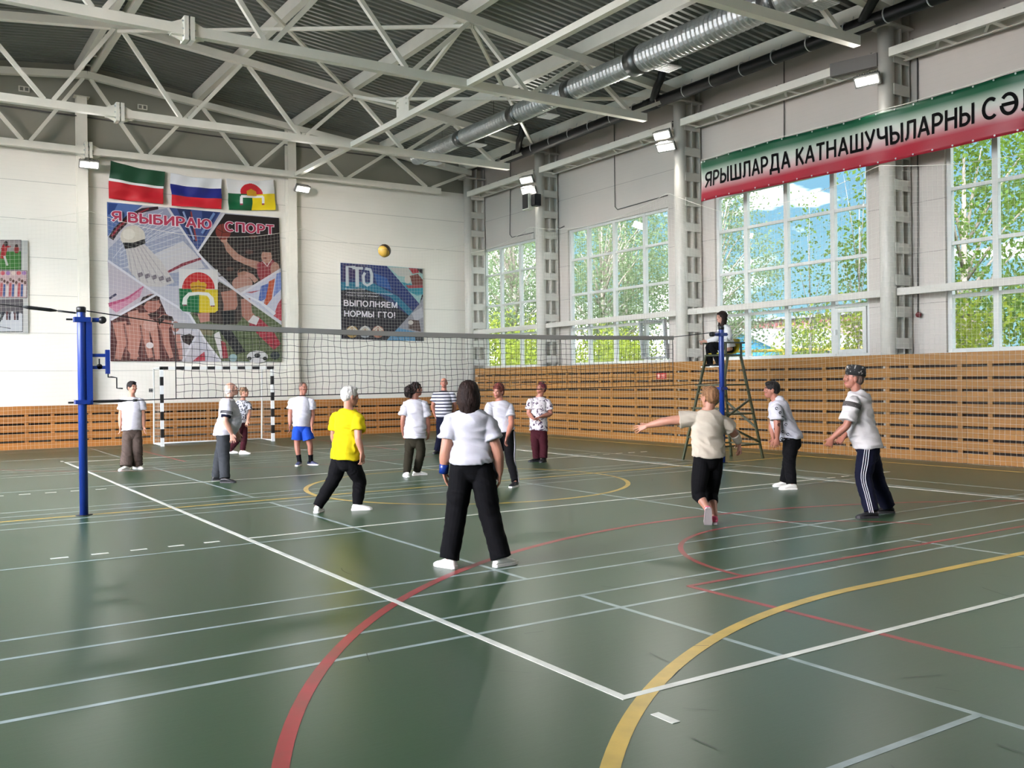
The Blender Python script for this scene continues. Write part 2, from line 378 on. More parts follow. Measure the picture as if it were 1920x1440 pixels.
for c0 in (-4.17, 2.63, 9.4, 16.2):      # four badminton courts lying across the hall
    for dy in (0, 0.46, 5.64, 6.1): strip(cl, (-3.5, c0 + dy), (9.9, c0 + dy), 0.04, 1, 0.001)
    for x in (1.22, 5.2): strip(cl, (x, c0), (x, c0 + 6.1), 0.04, 1, 0.0011)
    for x in (-3.5, -2.74, 9.14, 9.9): strip(cl, (x, c0), (x, c0 + 6.1), 0.04, 1, 0.0011)
    for x0, x1 in ((-3.5, 1.22), (5.2, 9.9)): strip(cl, (x0, c0 + 3.05), (x1, c0 + 3.05), 0.04, 1, 0.0012)
for y0 in (-12.5, 15.2): pass
arc(cl, (4.53, -2.52), 6.78, 10, 170, 0.075, 2, 0.0016, 90); arc(cl, (4.5, 20.5), 6.78, 190, 350, 0.05, 2, 0.0016, 90)
for x in (2.07, 6.95): strip(cl, (x, -4.1), (x, 1.68), 0.05, 2, 0.0015)
strip(cl, (2.07, 1.68), (6.95, 1.68), 0.05, 2, 0.0015); arc(cl, (4.5, 1.68), 1.82, 20, 180, 0.05, 2, 0.0017, 70)
for x in (2.07, 6.95): strip(cl, (x, 16.4), (x, 22.2), 0.05, 2, 0.0015)
strip(cl, (-10, 9), (12.3, 9), 0.06, 3, 0.002); arc(cl, (4.47, 9), 2.47, 0, 360, 0.07, 3, 0.0021, 90)
strip(cl, (12.3, -4.4), (12.3, 22.4), 0.05, 3, 0.002); strip(cl, (3.08, 0.885), (5.9, 0.885), 0.085, 3, 0.0021)
arc(cl, (3.08, -4.36), 5.245, 90, 180, 0.085, 3, 0.0021); arc(cl, (5.9, -4.36), 5.245, 0, 90, 0.085, 3, 0.0021)
for x in (0.025, 8.975): strip(cl, (x, 0), (x, 18), 0.05, 0, 0.0027)
for y in (0.025, 6, 12, 17.975): strip(cl, (0.05, y), (8.95, y), 0.05, 0, 0.0027)
for y in (6, 12):
    for k in range(5):
        strip(cl, (-0.25 - 0.35 * k, y), (-0.40 - 0.35 * k, y), 0.05, 0, 0.0027); strip(cl, (9.25 + 0.35 * k, y), (9.40 + 0.35 * k, y), 0.05, 0, 0.0027)
for x in (0.0, 9.0): strip(cl, (x, -0.23), (x, -0.38), 0.05, 0, 0.0027); strip(cl, (x, 18.23), (x, 18.38), 0.05, 0, 0.0027)
rs = random.Random(11)      # dark rubber scuffs
for k in range(70):
    x, y = (rs.uniform(0.3, 5.5), rs.uniform(-2.6, 2.2)) if k < 52 else (rs.uniform(-2, 8), rs.uniform(-1, 9)); r_ = rs.uniform(0.3, 2.2); a0 = rs.uniform(0, 360); arc(cl, (x, y), r_, a0, a0 + rs.uniform(4, 26) / r_ * .8, rs.uniform(.003, .008), 4, 0.0031, 8)
tag(cl.build('court_markings', [LW, LB, LR, LY, mat('scuff', (52, 64, 56), .5)], FL), kind='structure')

# ------------------------------------------------------------------ setting: walls, windows, cladding
WZ = (2.03, 3.10, 4.12, 5.16, 6.06)
WIN = [(20.62, (21.62, 22.77), 23.8), (14.6, (15.62, 16.89, 18.06), 18.95), (8.6, (9.54, 10.81, 12.01), 12.95), (2.55, (3.5, 4.75, 5.95), 6.9), (-3.45, (-2.5, -1.25, -0.05), 0.9)]
w = MB(); w.bx(XR, XR + 0.22, YB, YE + 0.2, 0, WZ[0]); w.bx(XR, XR + 0.22, YB, YE + 0.2, WZ[-1], 9.3)
ys = [YE + 0.2]
for y0, _, y1 in WIN: ys += [y1, y0]
ys.append(YB)
for a, b_ in zip(ys[::2], ys[1::2]): w.bx(XR, XR + 0.22, b_, a, WZ[0], WZ[-1])
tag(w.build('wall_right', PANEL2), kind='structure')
tag(MB().bx(XL, XR + 0.22, YE, YE + 0.2, 0, 7.98).build('wall_far', PANEL), kind='structure')
tag(MB().bx(XL, XR + 0.22, YE + 0.03, YE + 0.2, 7.98, 10.6).build('wall_far', mat('grey_upper_wall', (150, 148, 136), 0.6, var=0.05, scale=0.6)), kind='structure')  # upper end wall, a darker grey than the panels below
def fill_bays(name, axis, c, a0, a1, bays, z0, z1, zt):
    """unseen wall of the hall, its openings made up to let in fill light, glazed between piers"""
    q = MB(); g = (lambda u0, u1, zz0, zz1, t=0.2: q.bx(c - t / 2, c + t / 2, u0, u1, zz0, zz1)) if axis == 'x' else (lambda u0, u1, zz0, zz1, t=0.2: q.bx(u0, u1, c - t / 2, c + t / 2, zz0, zz1))
    g(a0, a1, 0, z0); g(a0, a1, z1, zt); d = (a1 - a0) / bays
    for k in range(bays + 1): g(max(a0, a0 + k * d - 0.3), min(a1, a0 + k * d + 0.3), z0, z1)
    for k in range(bays):
        for j in (1, 2, 3): g(a0 + k * d + j * d / 4 - 0.05, a0 + k * d + j * d / 4 + 0.05, z0, z1, 0.1)
    for j in (1, 2, 3): g(a0, a1, z0 + j * (z1 - z0) / 4 - 0.04, z0 + j * (z1 - z0) / 4 + 0.04, 0.1)
    return tag(q.build(name, PANEL), kind='structure')
fill_bays('wall_left', 'x', XL - 0.1, -2.0, 18.5, 4, 2.2, 8.6, 10.6)  # unseen wall; openings added so the bright sky fills the hall
tag(MB().bx(XL - 0.2, XL, 18.5, YE, 0, 10.6).build('wall_left', PANEL), kind='structure')
tag(MB().bx(XL - 0.2, XL, YB, -2.0, 0, 10.6).build('wall_left', PANEL), kind='structure')
tag(MB().bx(XL, XR, YB - 0.2, YB, 0, 10.6).build('wall_near', PANEL), kind='structure')
def glass_mat():
    m = bpy.data.materials.new('window_glass'); m.use_nodes = True; t = m.node_tree; t.nodes.clear()
    tr = t.nodes.new('ShaderNodeBsdfTransparent'); tr.inputs[0].default_value = (0.95, 0.97, 0.96, 1)
    g = t.nodes.new('ShaderNodeBsdfGlossy'); g.inputs['Roughness'].default_value = 0.02
    x = t.nodes.new('ShaderNodeMixShader'); x.inputs[0].default_value = 0.06; o = t.nodes.new('ShaderNodeOutputMaterial')
    t.links.new(tr.outputs[0], x.inputs[1]); t.links.new(g.outputs[0], x.inputs[2]); t.links.new(x.outputs[0], o.inputs[0]); return m
GLASS = glass_mat(); FRAME = mat('window_frame', (206, 206, 202), 0.4); SASHG = mat('grey_sash', (150, 152, 152), 0.4)  # FRAME: white frames greyed, backlit shade put into the colour
for k, (y0, mids, y1) in enumerate(WIN):
    root = tag(bpy.data.objects.new('window_%d' % (k + 1), None), kind='structure'); COL.objects.link(root); root.location = (XR + 0.1, (y0 + y1) / 2, WZ[0])
    f = MB(); x0, x1 = XR + 0.06, XR + 0.16
    for y in (y0 + 0.04, y1 - 0.04): f.bx(x0, x1, y - 0.05, y + 0.05, WZ[0], WZ[-1])
    for y in mids: f.bx(x0, x1, y - 0.055, y + 0.055, WZ[0], WZ[-1])
    for z in WZ: f.bx(x0 + 0.01, x1 - 0.01, y0, y1, z - 0.035 + (0.035 if z == WZ[0] else 0) - (0.035 if z == WZ[-1] else 0), z + 0.035 + (0.035 if z == WZ[0] else 0) - (0.035 if z == WZ[-1] else 0))
    f.bx(XR - 0.03, XR + 0.2, y0 - 0.02, y1 + 0.02, WZ[0] - 0.05, WZ[0])
    f.build('window_frame', FRAME, root)
    MB().bx(XR + 0.105, XR + 0.113, y0, y1, WZ[0], WZ[-1]).build('window_glass', GLASS, root)
    if k == 2:      # closed opening sash in the bottom row beside the column
        s = MB(); a, b_, c, d = mids[0] - 0.06, y0 + 0.1, WZ[0] + 0.05, WZ[1] - 0.05
        for yy in (a - 0.04, b_ + 0.04): s.bx(XR + 0.02, XR + 0.1, yy - 0.045, yy + 0.045, c, d)
        for zz in (c + 0.045, d - 0.045): s.bx(XR + 0.026, XR + 0.094, b_, a, zz - 0.044, zz + 0.044)
        so = s.build('sash', FRAME, root); MB().bx(XR - 0.03, XR + 0.02, a - 0.06, a - 0.02, c + 0.4, c + 0.52).build('handle', WHITE2, so)
    if k == 1:      # open sash tilted into the hall
        s = MB(); zc, zt = WZ[0] + 0.12, WZ[1] + 0.02; ya, yb = mids[0] - 0.02, y0 + 0.06; sh_ = 0.09
        P = lambda y, z: Vector((XR + 0.02 - sh_ * (z - zc) / (zt - zc) - 0.05, y, z))
        for yy in (ya, yb): s.bar(P(yy, zc), P(yy, zt), 0.07, 0.09, (1, 0, 0))
        for zz in (zc, zt): s.bar(P(ya + 0.03, zz), P(yb - 0.03, zz), 0.084, 0.064)
        so = s.build('open_sash', SASHG, root)
        g = MB(); g.add([P(ya, zc), P(yb, zc), P(yb, zt), P(ya, zt)], [(0, 1, 2, 3)]); g.build('sash_glass', GLASS, so)

def cladding(name, axis, c, a0, a1, top, rows, m, studs):
    """horizontal pine planks with gaps on studs, dark sheet added behind as the shade of the gaps; its face stands at c, the hall on the lower side"""
    rt = tag(bpy.data.objects.new(name, None), kind='structure'); COL.objects.link(rt); rt.location = (c, (a0 + a1) / 2, 0) if axis == 'x' else ((a0 + a1) / 2, c, 0)
    def bx(mb, u0, u1, v0, v1, z0, z1):
        if axis == 'x': mb.bx(c + u0, c + u1, v0, v1, z0, z1)
        else: mb.bx(v0, v1, c + u0, c + u1, z0, z1)
    p = MB(); pitch = top / rows; rnd_ = random.Random(3)
    for r in range(rows):
        z0 = r * pitch + 0.006; z1 = (r + 1) * pitch - (0.042 if r < rows - 1 else 0.0); q = a0
        while q < a1:
            e = min(a1, q + 3.0); bx(p, 0, 0.022, q + 0.002, e - 0.002, z0, z1); q = e
    p.build('planks', m, rt)
    s = MB(); q = a0 + 0.3; k = 0
    while q < a1:
        bx(s, 0.023, 0.06, q - 0.045, q + 0.045, 0, top - 0.01); q += studs[k % len(studs)]; k += 1
    s.build('studs', m, rt)
    d = MB(); bx(d, 0.10, 0.12, a0, a1, 0, top - 0.02); d.build('gap_shade_sheet', DARKW, rt)  # dark sheet standing in for the shade behind the plank gaps
cladding('trim_1', 'x', 13.1, -6.0, 23.0, 2.0, 9, WOOD, (0.98, 0.5, 0.92, 0.56))
cladding('trim_2', 'y', 23.05, -9.0, 13.08, 1.1, 5, WOODX, (0.9, 0.55, 1.0, 0.6))

# roof deck: trapezoidal sheet, ridge at X = 1.47
RX = 1.47; SL = 0.109
zdeck = lambda x: 10.30 - SL * abs(x - RX)
def deck():
    mb = MB(); prof = []; y = YB - 0.2
    while y < YE + 0.2:
        prof += [(y, 0), (y + 0.075, 0), (y + 0.105, 0.07), (y + 0.17, 0.07), (y + 0.2, 0)]; y += 0.2
    for xa, xb in ((XL - 0.2, RX), (RX, XR + 0.25)):
        V = [(x, p[0], zdeck(x) + p[1]) for x in (xa, xb) for p in prof]; n = len(prof)
        mb.add(V, [(i, i + 1, n + i + 1, n + i) for i in range(n - 1)])
    o = tag(mb.build('ceiling', DECK), kind='structure')
    up = MB()
    for xa, xb in ((XL - 0.2, RX), (RX, XR + 0.25)): up.add([(xa, YB - 0.2, zdeck(xa) + 0.12), (xb, YB - 0.2, zdeck(xb) + 0.12), (xb, YE + 0.2, zdeck(xb) + 0.12), (xa, YE + 0.2, zdeck(xa) + 0.12)], [(0, 1, 2, 3)])
    tag(up.build('roof_insulation', DARKM, o), kind='structure')
deck()

# ------------------------------------------------------------------ roof steelwork
TY = (23.62, 19.5, 13.5, 7.55)
TOPX = [RX + 2.95 * k for k in range(-4, 5)]; BOTX = [RX - 1.475 + 2.95 * k for k in range(-3, 5)]
ztop = lambda x: 9.90 - SL * abs(x - RX)
ZB = 7.87
def truss(y, label):
    rt = thing('roof_truss', label, 'roof truss', (RX, y, ZB), 'roof trusses')
    c = MB(); c.bar((RX, y, ztop(RX)), (13.4, y, ztop(13.4)), 0.16, 0.18); c.bar((RX, y, ztop(RX)), (XL + 0.3, y, ztop(XL + 0.3)), 0.16, 0.18); c.build('top_chord', WHITE, rt)
    c = MB(); c.bx(BOTX[0] - 0.15, BOTX[-1] + 0.42, y - 0.08, y + 0.08, ZB - 0.09, ZB + 0.09); c.build('bottom_chord', WHITE, rt)
    for i, xb in enumerate(BOTX):
        for sx in (-1, 1):
            xt = xb + sx * 1.475
            d = MB(); a = Vector((xb + sx * 0.09, y, ZB + 0.09)); b_ = Vector((xt - sx * 0.09, y, ztop(xt) - 0.09)); d.bar(a, b_, 0.09, 0.09, (0, 1, 0)); d.build('diagonal', WHITE, rt)
    s = MB()      # bolted splice at mid span
    s.bx(RX - 0.09, RX - 0.015, y - 0.15, y + 0.15, ZB - 0.2, ZB + 0.22); s.bx(RX + 0.015, RX + 0.09, y - 0.15, y + 0.15, ZB - 0.2, ZB + 0.22)
    for sx in (-1, 1):
        s.add([(RX + sx * 0.09, y, ZB + 0.2), (RX + sx * 0.34, y, ZB + 0.09), (RX + sx * 0.34, y, ZB - 0.09), (RX + sx * 0.09, y, ZB - 0.2), (RX + sx * 0.09, y + 0.012, ZB + 0.2), (RX + sx * 0.34, y + 0.012, ZB + 0.09), (RX + sx * 0.34, y + 0.012, ZB - 0.09), (RX + sx * 0.09, y + 0.012, ZB - 0.2)], [(0, 1, 2, 3), (7, 6, 5, 4), (0, 4, 5, 1), (2, 6, 7, 3)])
        s.add([(RX + sx * 0.09, y - 0.15, ZB - 0.1), (RX + sx * 0.3, y - 0.08, ZB - 0.1), (RX + sx * 0.3, y + 0.08, ZB - 0.1), (RX + sx * 0.09, y + 0.15, ZB - 0.1), (RX + sx * 0.09, y - 0.15, ZB - 0.112), (RX + sx * 0.3, y - 0.08, ZB - 0.112), (RX + sx * 0.3, y + 0.08, ZB - 0.112), (RX + sx * 0.09, y + 0.15, ZB - 0.112)], [(0, 1, 2, 3), (7, 6, 5, 4), (0, 4, 5, 1), (2, 6, 7, 3), (1, 5, 6, 2)])
    s.build('splice_plate', WHITE, rt)
    bo = MB()
    for dy in (-0.1, 0.1):
        for dz in (-0.13, 0.0, 0.14): bo.tube([(RX - 0.12, y + dy, ZB + dz), (RX + 0.12, y + dy, ZB + dz)], 0.014, 6)
    bo.build('bolts', STEEL, rt)
for y, lb in zip(TY, ('white steel roof truss right against the flag wall, farthest of all', 'white steel roof truss, second from the flag wall, under the far end of the duct', 'white steel roof truss, third from the flag wall, over the net', 'white steel roof truss nearest the camera, its end by the banner lamp')): truss(y, lb)
for k, x in enumerate(TOPX[3:]):
    if k == 1:
        for dx in (-0.17, 0.17):
            q = MB(); z = zdeck(x + dx) - 0.15; q.bx(x + dx - 0.07, x + dx + 0.07, YB, YE, z - 0.13, z + 0.14)
            tag(q.build('ridge_purlin', WHITE, None, loc=(x + dx, 12, z)), 'white ridge beam at the roof peak, %s of the pair' % ('left' if dx < 0 else 'right'), 'roof beam', 'roof purlins')
        tie_ = MB()
        for j in range(40): tie_.bx(x - 0.1, x + 0.1, YB + 0.4 + j * 0.85, YB + 0.44 + j * 0.85, zdeck(x) - 0.16, zdeck(x) - 0.12)
        tag(tie_.build('ridge_ladder_ties', WHITE, None, loc=(x, 12, zdeck(x))), 'short white cross ties between the two ridge beams', 'ties')
    else:
        q = MB(); z = zdeck(x) - 0.15; q.bx(x - 0.08, x + 0.08, YB, YE, z - 0.15, z + 0.14)
        lb = {0: 'white roof beam left of the ridge, running to the flag wall', 2: 'white roof beam, first to the right of the ridge', 3: 'white roof beam, second to the right of the ridge, passing the brace joints', 4: 'white roof beam beside the silver air duct', 5: 'white eaves beam along the top of the window wall, behind the black pipe'}[k]
        tag(q.build('roof_purlin', WHITE, None, loc=(x, 12, z)), lb, 'roof beam', 'roof purlins')
XT = TOPX[6]
def brace(name, lb, a, b_, w=0.075, grp='roof bracing bars'):
    q = MB(); q.bar(a, b_, w, w); tag(q.build(name, WHITE, None, loc=(Vector(a) + Vector(b_)) / 2), lb, 'brace', grp)
zz = lambda x: ztop(x) - 0.02
for (xa, ya), (xb, yb), lb in (((RX, TY[1]), (XT, TY[2]), 'thin white roof brace running level across the top, from ridge to third truss'), ((RX, TY[2]), (XT, TY[1]), 'thin white roof brace slanting down to the joint of the second truss'),
        ((XT, TY[1]), (13.2, TY[2]), 'thin white roof brace passing level behind the duct to the window wall'), ((XT, TY[2]), (13.2, TY[1]), 'thin white roof brace crossing steeply behind the duct')):
    brace('roof_brace', lb, (xa, ya, zz(xa) - 0.12), (xb, yb, zz(xb) - 0.12), 0.07)
XM = 7.25
for a, b_, lb in ((TY[0], TY[1], 'white tie bar between the two trusses nearest the flag wall'), (TY[1], TY[2], 'white tie bar with the square gusset plate at its middle'), (TY[2], TY[3], 'white tie bar nearest the camera, running up to the top edge')):
    q = MB(); q.bar((XM, a - 0.08, ZB), (XM, b_ + 0.08, ZB), 0.13, 0.13); tag(q.build('tie_bar', WHITE, None, loc=(XM, (a + b_) / 2, ZB)), lb, 'tie bar', 'lengthwise tie bars')
ym = (TY[1] + TY[2]) / 2
g = thing('gusset_plate', 'white square steel plate standing on the middle of the tie bar', 'plate', (XM, ym, ZB))
MB().bx(XM - 0.012, XM + 0.012, ym - 0.32, ym + 0.32, ZB + 0.066, ZB + 0.5).build('plate', WHITE, g)
q = MB()
for dy in (-0.22, 0.22):
    for dz in (0.3, 0.42): q.tube([(XM - 0.05, ym + dy, ZB + dz), (XM + 0.05, ym + dy, ZB + dz)], 0.018, 6)
q.build('bolts', WHITE, g)
brace('vertical_brace', 'white strut from the second truss down to the square plate', (XM, TY[1] - 0.1, ztop(XM) - 0.1), (XM, ym + 0.3, ZB + 0.42))
brace('vertical_brace', 'white strut from the third truss down to the square plate', (XM, TY[2] + 0.1, ztop(XM) - 0.1), (XM, ym - 0.3, ZB + 0.42))

# columns of the window wall: round front tube, flanged rear post, batten plates
def column(y, label, zt=8.4):
    rt = thing('column', label, 'column', (13.5, y, 0), 'window wall columns', 'thing')
    MB().tube([(13.35, y, 0), (13.35, y, zt)], 0.155, 20).build('front_tube', COLW, rt, True)
    q = MB(); q.bx(13.86, 13.90, y - 0.15, y + 0.15, 0, 8.75); q.bx(13.62, 13.86, y - 0.012, y + 0.012, 0, 8.75); q.bx(13.60, 13.64, y - 0.15, y + 0.15, 0, 8.75); q.build('rear_post', COLW, rt)
    for k in range(10):
        z = 2.12 + k * 0.62; q = MB()
        for s in (-1, 1): q.bx(13.36, 13.86, y + s * 0.16 - 0.008, y + s * 0.16 + 0.008, z, z + 0.21)
        q.bx(13.49, 13.6, y - 0.155, y + 0.155, z, z + 0.21)
        q.build('batten', COLW, rt)
    MB().bx(13.12, 13.92, y - 0.24, y + 0.24, zt, zt + 0.035).build('cap_plate', COLW, rt)
CY = (23.72, 19.52, 13.5, 7.73)
for y, lb in zip(CY, ('white batten column in the corner beside the flag wall', 'white batten column with twin lamps and wall speakers', 'white batten column with twin lamps at the banner end', 'white batten column crossing behind the banner with a single lamp')): column(y, lb)
for x, lb in ((1.36, 'white flat steel post on the flag wall left of the green and red flag'), (7.2, 'white flat steel post on the flag wall between sport poster and blue poster')):
    rt = thing('wall_post', lb, 'column', (x, 23.9, 0), 'flag wall posts')
    q = MB(); q.bx(x - 0.13, x + 0.13, 23.77, 23.79, 0, 9.35); q.bx(x - 0.01, x + 0.01, 23.79, 24.04, 0, 9.35); q.bx(x - 0.13, x + 0.13, 24.02, 24.045, 0, 9.35); q.build('post', WHITE, rt)
    MB().bx(x - 0.2, x + 0.2, 23.74, 24.04, 9.35, 9.37).build('cap_plate', WHITE, rt)
# lattice ledge beams between the columns, cable tray on top
for (y0, y1), lb in zip(((19.68, 23.56), (13.66, 19.36), (7.89, 13.34), (1.6, 7.57)), ('white lattice ledge beam ending at the corner column', 'white lattice ledge beam above the window left of the umpire', 'white lattice ledge beam above the left half of the banner', 'white lattice ledge beam high above the right half of the banner')):
    rt = thing('ledge_beam', lb, 'beam', (13.45, (y0 + y1) / 2, 7.85), 'lattice ledge beams', 'thing')
    for x in (13.22, 13.74):
        q = MB(); q.bx(x - 0.012, x + 0.012, y0, y1, 7.78, 7.95); s = 0.07 if x < 13.5 else -0.07
        for z in (7.78, 7.94): q.bx(x, x + s, y0, y1, z, z + 0.012)
        q.build('channel', WHITE, rt)
    n = int((y1 - y0) / 0.95)
    for k in range(n + 1):
        y = y0 + 0.12 + k * (y1 - y0 - 0.24) / n; q = MB(); q.bar((13.24, y, 7.80), (13.72, y - 0.0, 7.80), 0.09, 0.02); q.bar((13.24, y + 0.05, 7.82), (13.72, y + 0.4, 7.82), 0.05, 0.02); q.build('lacing', WHITE, rt)
    c = MB(); c.tube([(13.62, y0 + 0.1 + j * (y1 - y0 - 0.2) / 12, 8.07 + 0.02 * math.sin(j * 2.1)) for j in range(13)], 0.02, 6)
    for j in range(7): c.bx(13.55, 13.69, y0 + 0.3 + j * (y1 - y0 - 0.6) / 6, y0 + 0.33 + j * (y1 - y0 - 0.6) / 6, 7.955, 8.1)
    tag(c.build('cable_tray', mat('grey_cable', (92, 90, 88), 0.6), None, True, loc=(13.62, (y0 + y1) / 2, 8.0)), 'cable run on the ' + lb[6:], 'cable', 'cable runs')
# horizontal rail in front of the windows
for (y0, y1), lb in zip(((19.65, 23.6), (13.63, 19.4), (7.86, 13.37), (1.6, 7.6)), ('white square rail crossing the window nearest the corner', 'white square rail crossing the four-light window with the open sash', 'white square rail behind the seated umpire', 'white square rail crossing the window at the right edge')):
    tag(MB().bx(13.40, 13.52, y0, y1, 3.16, 3.30).build('window_rail', COLW, None, loc=(13.46, (y0 + y1) / 2, 3.2)), lb, 'rail', 'rails in front of the windows')

# black rain pipe, spiral duct
PX, PZ = 12.78, 8.42
rt = thing('rain_pipe', 'long black drain pipe with white clamps under the eaves of the window wall', 'pipe', (PX, 12, PZ))
MB().tube([(PX, 0.5, PZ), (PX, 20.6, PZ - 0.06)], 0.135, 16).build('main_pipe', BLACKP, rt, True)
for y in (19.3, 13.35, 7.4):
    q = MB(); q.tube([(PX, y + 0.5, PZ - 0.03), (PX - 0.16, y + 0.25, PZ + 0.08), (PX - 0.32, y - 0.02, PZ + 0.2), (PX - 0.36, y - 0.2, PZ + 0.33), (PX - 0.36, y - 0.28, zdeck(PX) - 0.02)], 0.095, 12); q.tube([(PX, y + 0.3, PZ - 0.03), (PX, y + 0.75, PZ - 0.03)], 0.155, 14); q.build('branch', BLACKP, rt, True)
for k in range(22):
    y = 1.0 + k * 0.9; a = [(PX + 0.142 * math.cos(t * math.pi / 8), y, PZ - 0.03 * k / 22 + 0.142 * math.sin(t * math.pi / 8)) for t in range(16)]
    q = MB(); q.tube(a, 0.014, 6, closed=True); q.tube([(PX + 0.12, y, PZ), (13.0, y, PZ + 0.3)], 0.008, 5); q.build('clamp', WHITE2, rt, True)
DX = 10.45; DZ = 8.42
rt = thing('air_duct', 'silver spiral ventilation duct hung below the roof beside the window wall', 'duct', (DX, 12, DZ))
def spiral(y0, y1, r):
    prof = []; y = y0; i = 0
    while y < y1: prof.append((r + (0.02 if i % 2 == 0 else 0), y)); y += 0.06; i += 1
    V = []; Fc = []; n = 26
    for rr, yy in prof:
        for k in range(n): a = 2 * math.pi * k / n; V.append((DX + rr * math.cos(a), yy, DZ + rr * math.sin(a)))
    for i in range(len(prof) - 1):
        for k in range(n): Fc.append((i * n + k, i * n + (k + 1) % n, (i + 1) * n + (k + 1) % n, (i + 1) * n + k))
    Fc += [tuple(range(n)), tuple((len(prof) - 1) * n + k for k in range(n))]
    return MB().add(V, Fc)
for y0, y1, r in ((-2, 4.2, 0.30), (4.3, 11.6, 0.28), (11.9, 16.4, 0.225), (16.5, 22.0, 0.2)): spiral(y0, y1, r).build('duct_section', STEEL, rt)
q = MB()
for y, r in ((4.25, .318), (8.0, .30), (11.75, .298), (14.1, .245), (16.45, .24), (19.2, .22)): q = MB(); q.tube([(DX, y - 0.16, DZ), (DX, y + 0.16, DZ)], r, 24); q.build('collar', mat('duct_collar', (110, 112, 112), 0.35, metal=0.85), rt, True)
for y in (21.6, 19.0, 15.6, 11.3, 7.3):
    rr = 0.2 if y > 16.4 else (0.225 if y > 11.8 else 0.28)
    q = MB(); q.bx(DX + rr - 0.06, DX + rr + 0.34, y - 0.16, y + 0.16, DZ - 0.18, DZ - 0.02); dd = q.build('outlet', mat('outlet_zinc', (120, 122, 118), 0.45, metal=0.5), rt)
    q = MB(); q.bx(DX + rr - 0.02, DX + rr + 0.4, y - 0.2, y + 0.2, DZ - 0.21, DZ - 0.18)
    for j in range(7): q.bx(DX + rr + 0.02, DX + rr + 0.36, y - 0.165 + j * 0.05, y - 0.145 + j * 0.05, DZ - 0.22, DZ - 0.2)
    q.build('grille', WHITE2, dd)
q = MB()
for y in (6, 9, 12.5, 15, 17.5, 20.3): q.tube([(DX, y, DZ + 0.2), (DX, y, zdeck(DX))], 0.006, 5)
q.build('hanger_wires', DARKM, rt)

# floodlights
LENS = mat_emit('lit_lamp_lens', (255, 252, 245), 14.0); HOUS = mat('lamp_housing', (120, 118, 114), 0.5)
def floodlight(c, aim, label, power=1.0, group='floodlights on the columns'):
    c, aim = Vector(c), Vector(aim).normalized(); sd = aim.cross(Vector((0, 0, 1))).normalized(); up = sd.cross(aim)
    M3 = Matrix((sd, aim, up)).transposed(); rt = thing('floodlight', label, 'floodlight', c, group)
    q = MB(); q.box(c, (0.5, 0.07, 0.23), 0, M3)
    for j in range(9): q.box(c + sd * (-0.2 + j * 0.05) - aim * 0.06, (0.012, 0.06, 0.24), 0, M3)
    q.build('housing', HOUS, rt)
    for s in (-1, 1): q = MB(); q.box(c + aim * 0.04 + sd * (s * 0.115), (0.20, 0.012, 0.15), 0, M3); q.build('lens', LENS, rt)
    q = MB(); q.bar(c - aim * 0.05, c - aim * 0.05 + Vector((-aim.x, -aim.y, 0)).normalized() * 0.22 + Vector((0, 0, 0.02)), 0.1, 0.03); q.build('bracket', DARKM, rt)
    L = bpy.data.lights.new('floodlight_lamp', 'AREA'); L.shape = 'RECTANGLE'; L.size = 0.5; L.size_y = 0.24; L.energy = LAMP * power; L.color = (1.0, 0.955, 0.88); L.spread = math.radians(150)
    o = bpy.data.objects.new('lamp_light', L); COL.objects.link(o); o.parent = rt; o.location = aim * 0.07; o.rotation_euler = aim.to_track_quat('-Z', 'Z').to_euler()
    return rt
floodlight(ony(167, 308, 23.5), (-0.05, -1, -0.75), 'lit floodlight on the flag wall post left of the green and red flag')
floodlight(ony(567, 354, 23.5), (0.25, -1, -0.75), 'lit floodlight on the flag wall post right of the white and yellow flag')
floodlight((13.02, 19.72, 7.62), (-1, -0.25, -0.55), 'lit upper floodlight of the pair above the wall speakers')
floodlight((13.02, 19.62, 7.28), (-1, -0.5, -0.7), 'lit lower floodlight of the pair above the wall speakers')
floodlight((13.0, 13.75, 7.62), (-1, -0.2, -0.55), 'lit upper floodlight of the pair at the banner end')
floodlight((13.0, 13.62, 7.30), (-1, -0.35, -0.8), 'lit lower floodlight of the pair at the banner end')
floodlight((13.0, 7.9, 7.38), (-1, -0.25, -0.7), 'single lit floodlight on the column above the banner')
for y in (1.7, -4): floodlight((13.0, y, 7.4), (-1, 0, -0.7), 'added floodlight on the near window wall, out of view, for fill light', 1.0, 'added fill floodlights out of view')  # unseen pair added only to brighten the hall
q = MB(); M3 = Matrix.Rotation(0.25, 3, 'Z'); q.box((13.14, 8.3, 7.80), (0.12, 0.95, 0.26), 0, M3)
tag(q.build('junction_box', mat('grey_box', (112, 108, 104), 0.6), None, loc=(13.14, 8.3, 7.8)), 'long grey metal box beside the single floodlight above the banner', 'box')
for dx, dy, lb, m in ((0, 0, 'dark grey wall speaker under the twin lamps, left of the two', BLACKP), (0.1, -0.28, 'small dark speaker under the twin lamps, right of the two', DARKM)):
    rt = thing('wall_speaker', lb, 'speaker', (12.98 + dx, 19.5 + dy, 7.0)); q = MB(); s_ = 1 if dx == 0 else 0.72
    q.bx(12.98 + dx - 0.09, 12.98 + dx + 0.1, 19.62 + dy - 0.16 * s_, 19.62 + dy + 0.16 * s_, 6.98 - 0.28 * s_, 6.98 + 0.2 * s_); q.build('cabinet', WHITE if dx == 0 else m, rt)
    q = MB(); q.bx(12.98 + dx - 0.115, 12.98 + dx - 0.09, 19.62 + dy - 0.13 * s_, 19.62 + dy + 0.13 * s_, 6.98 - 0.25 * s_, 6.98 + 0.17 * s_); q.build('grille', BLACKP, rt)

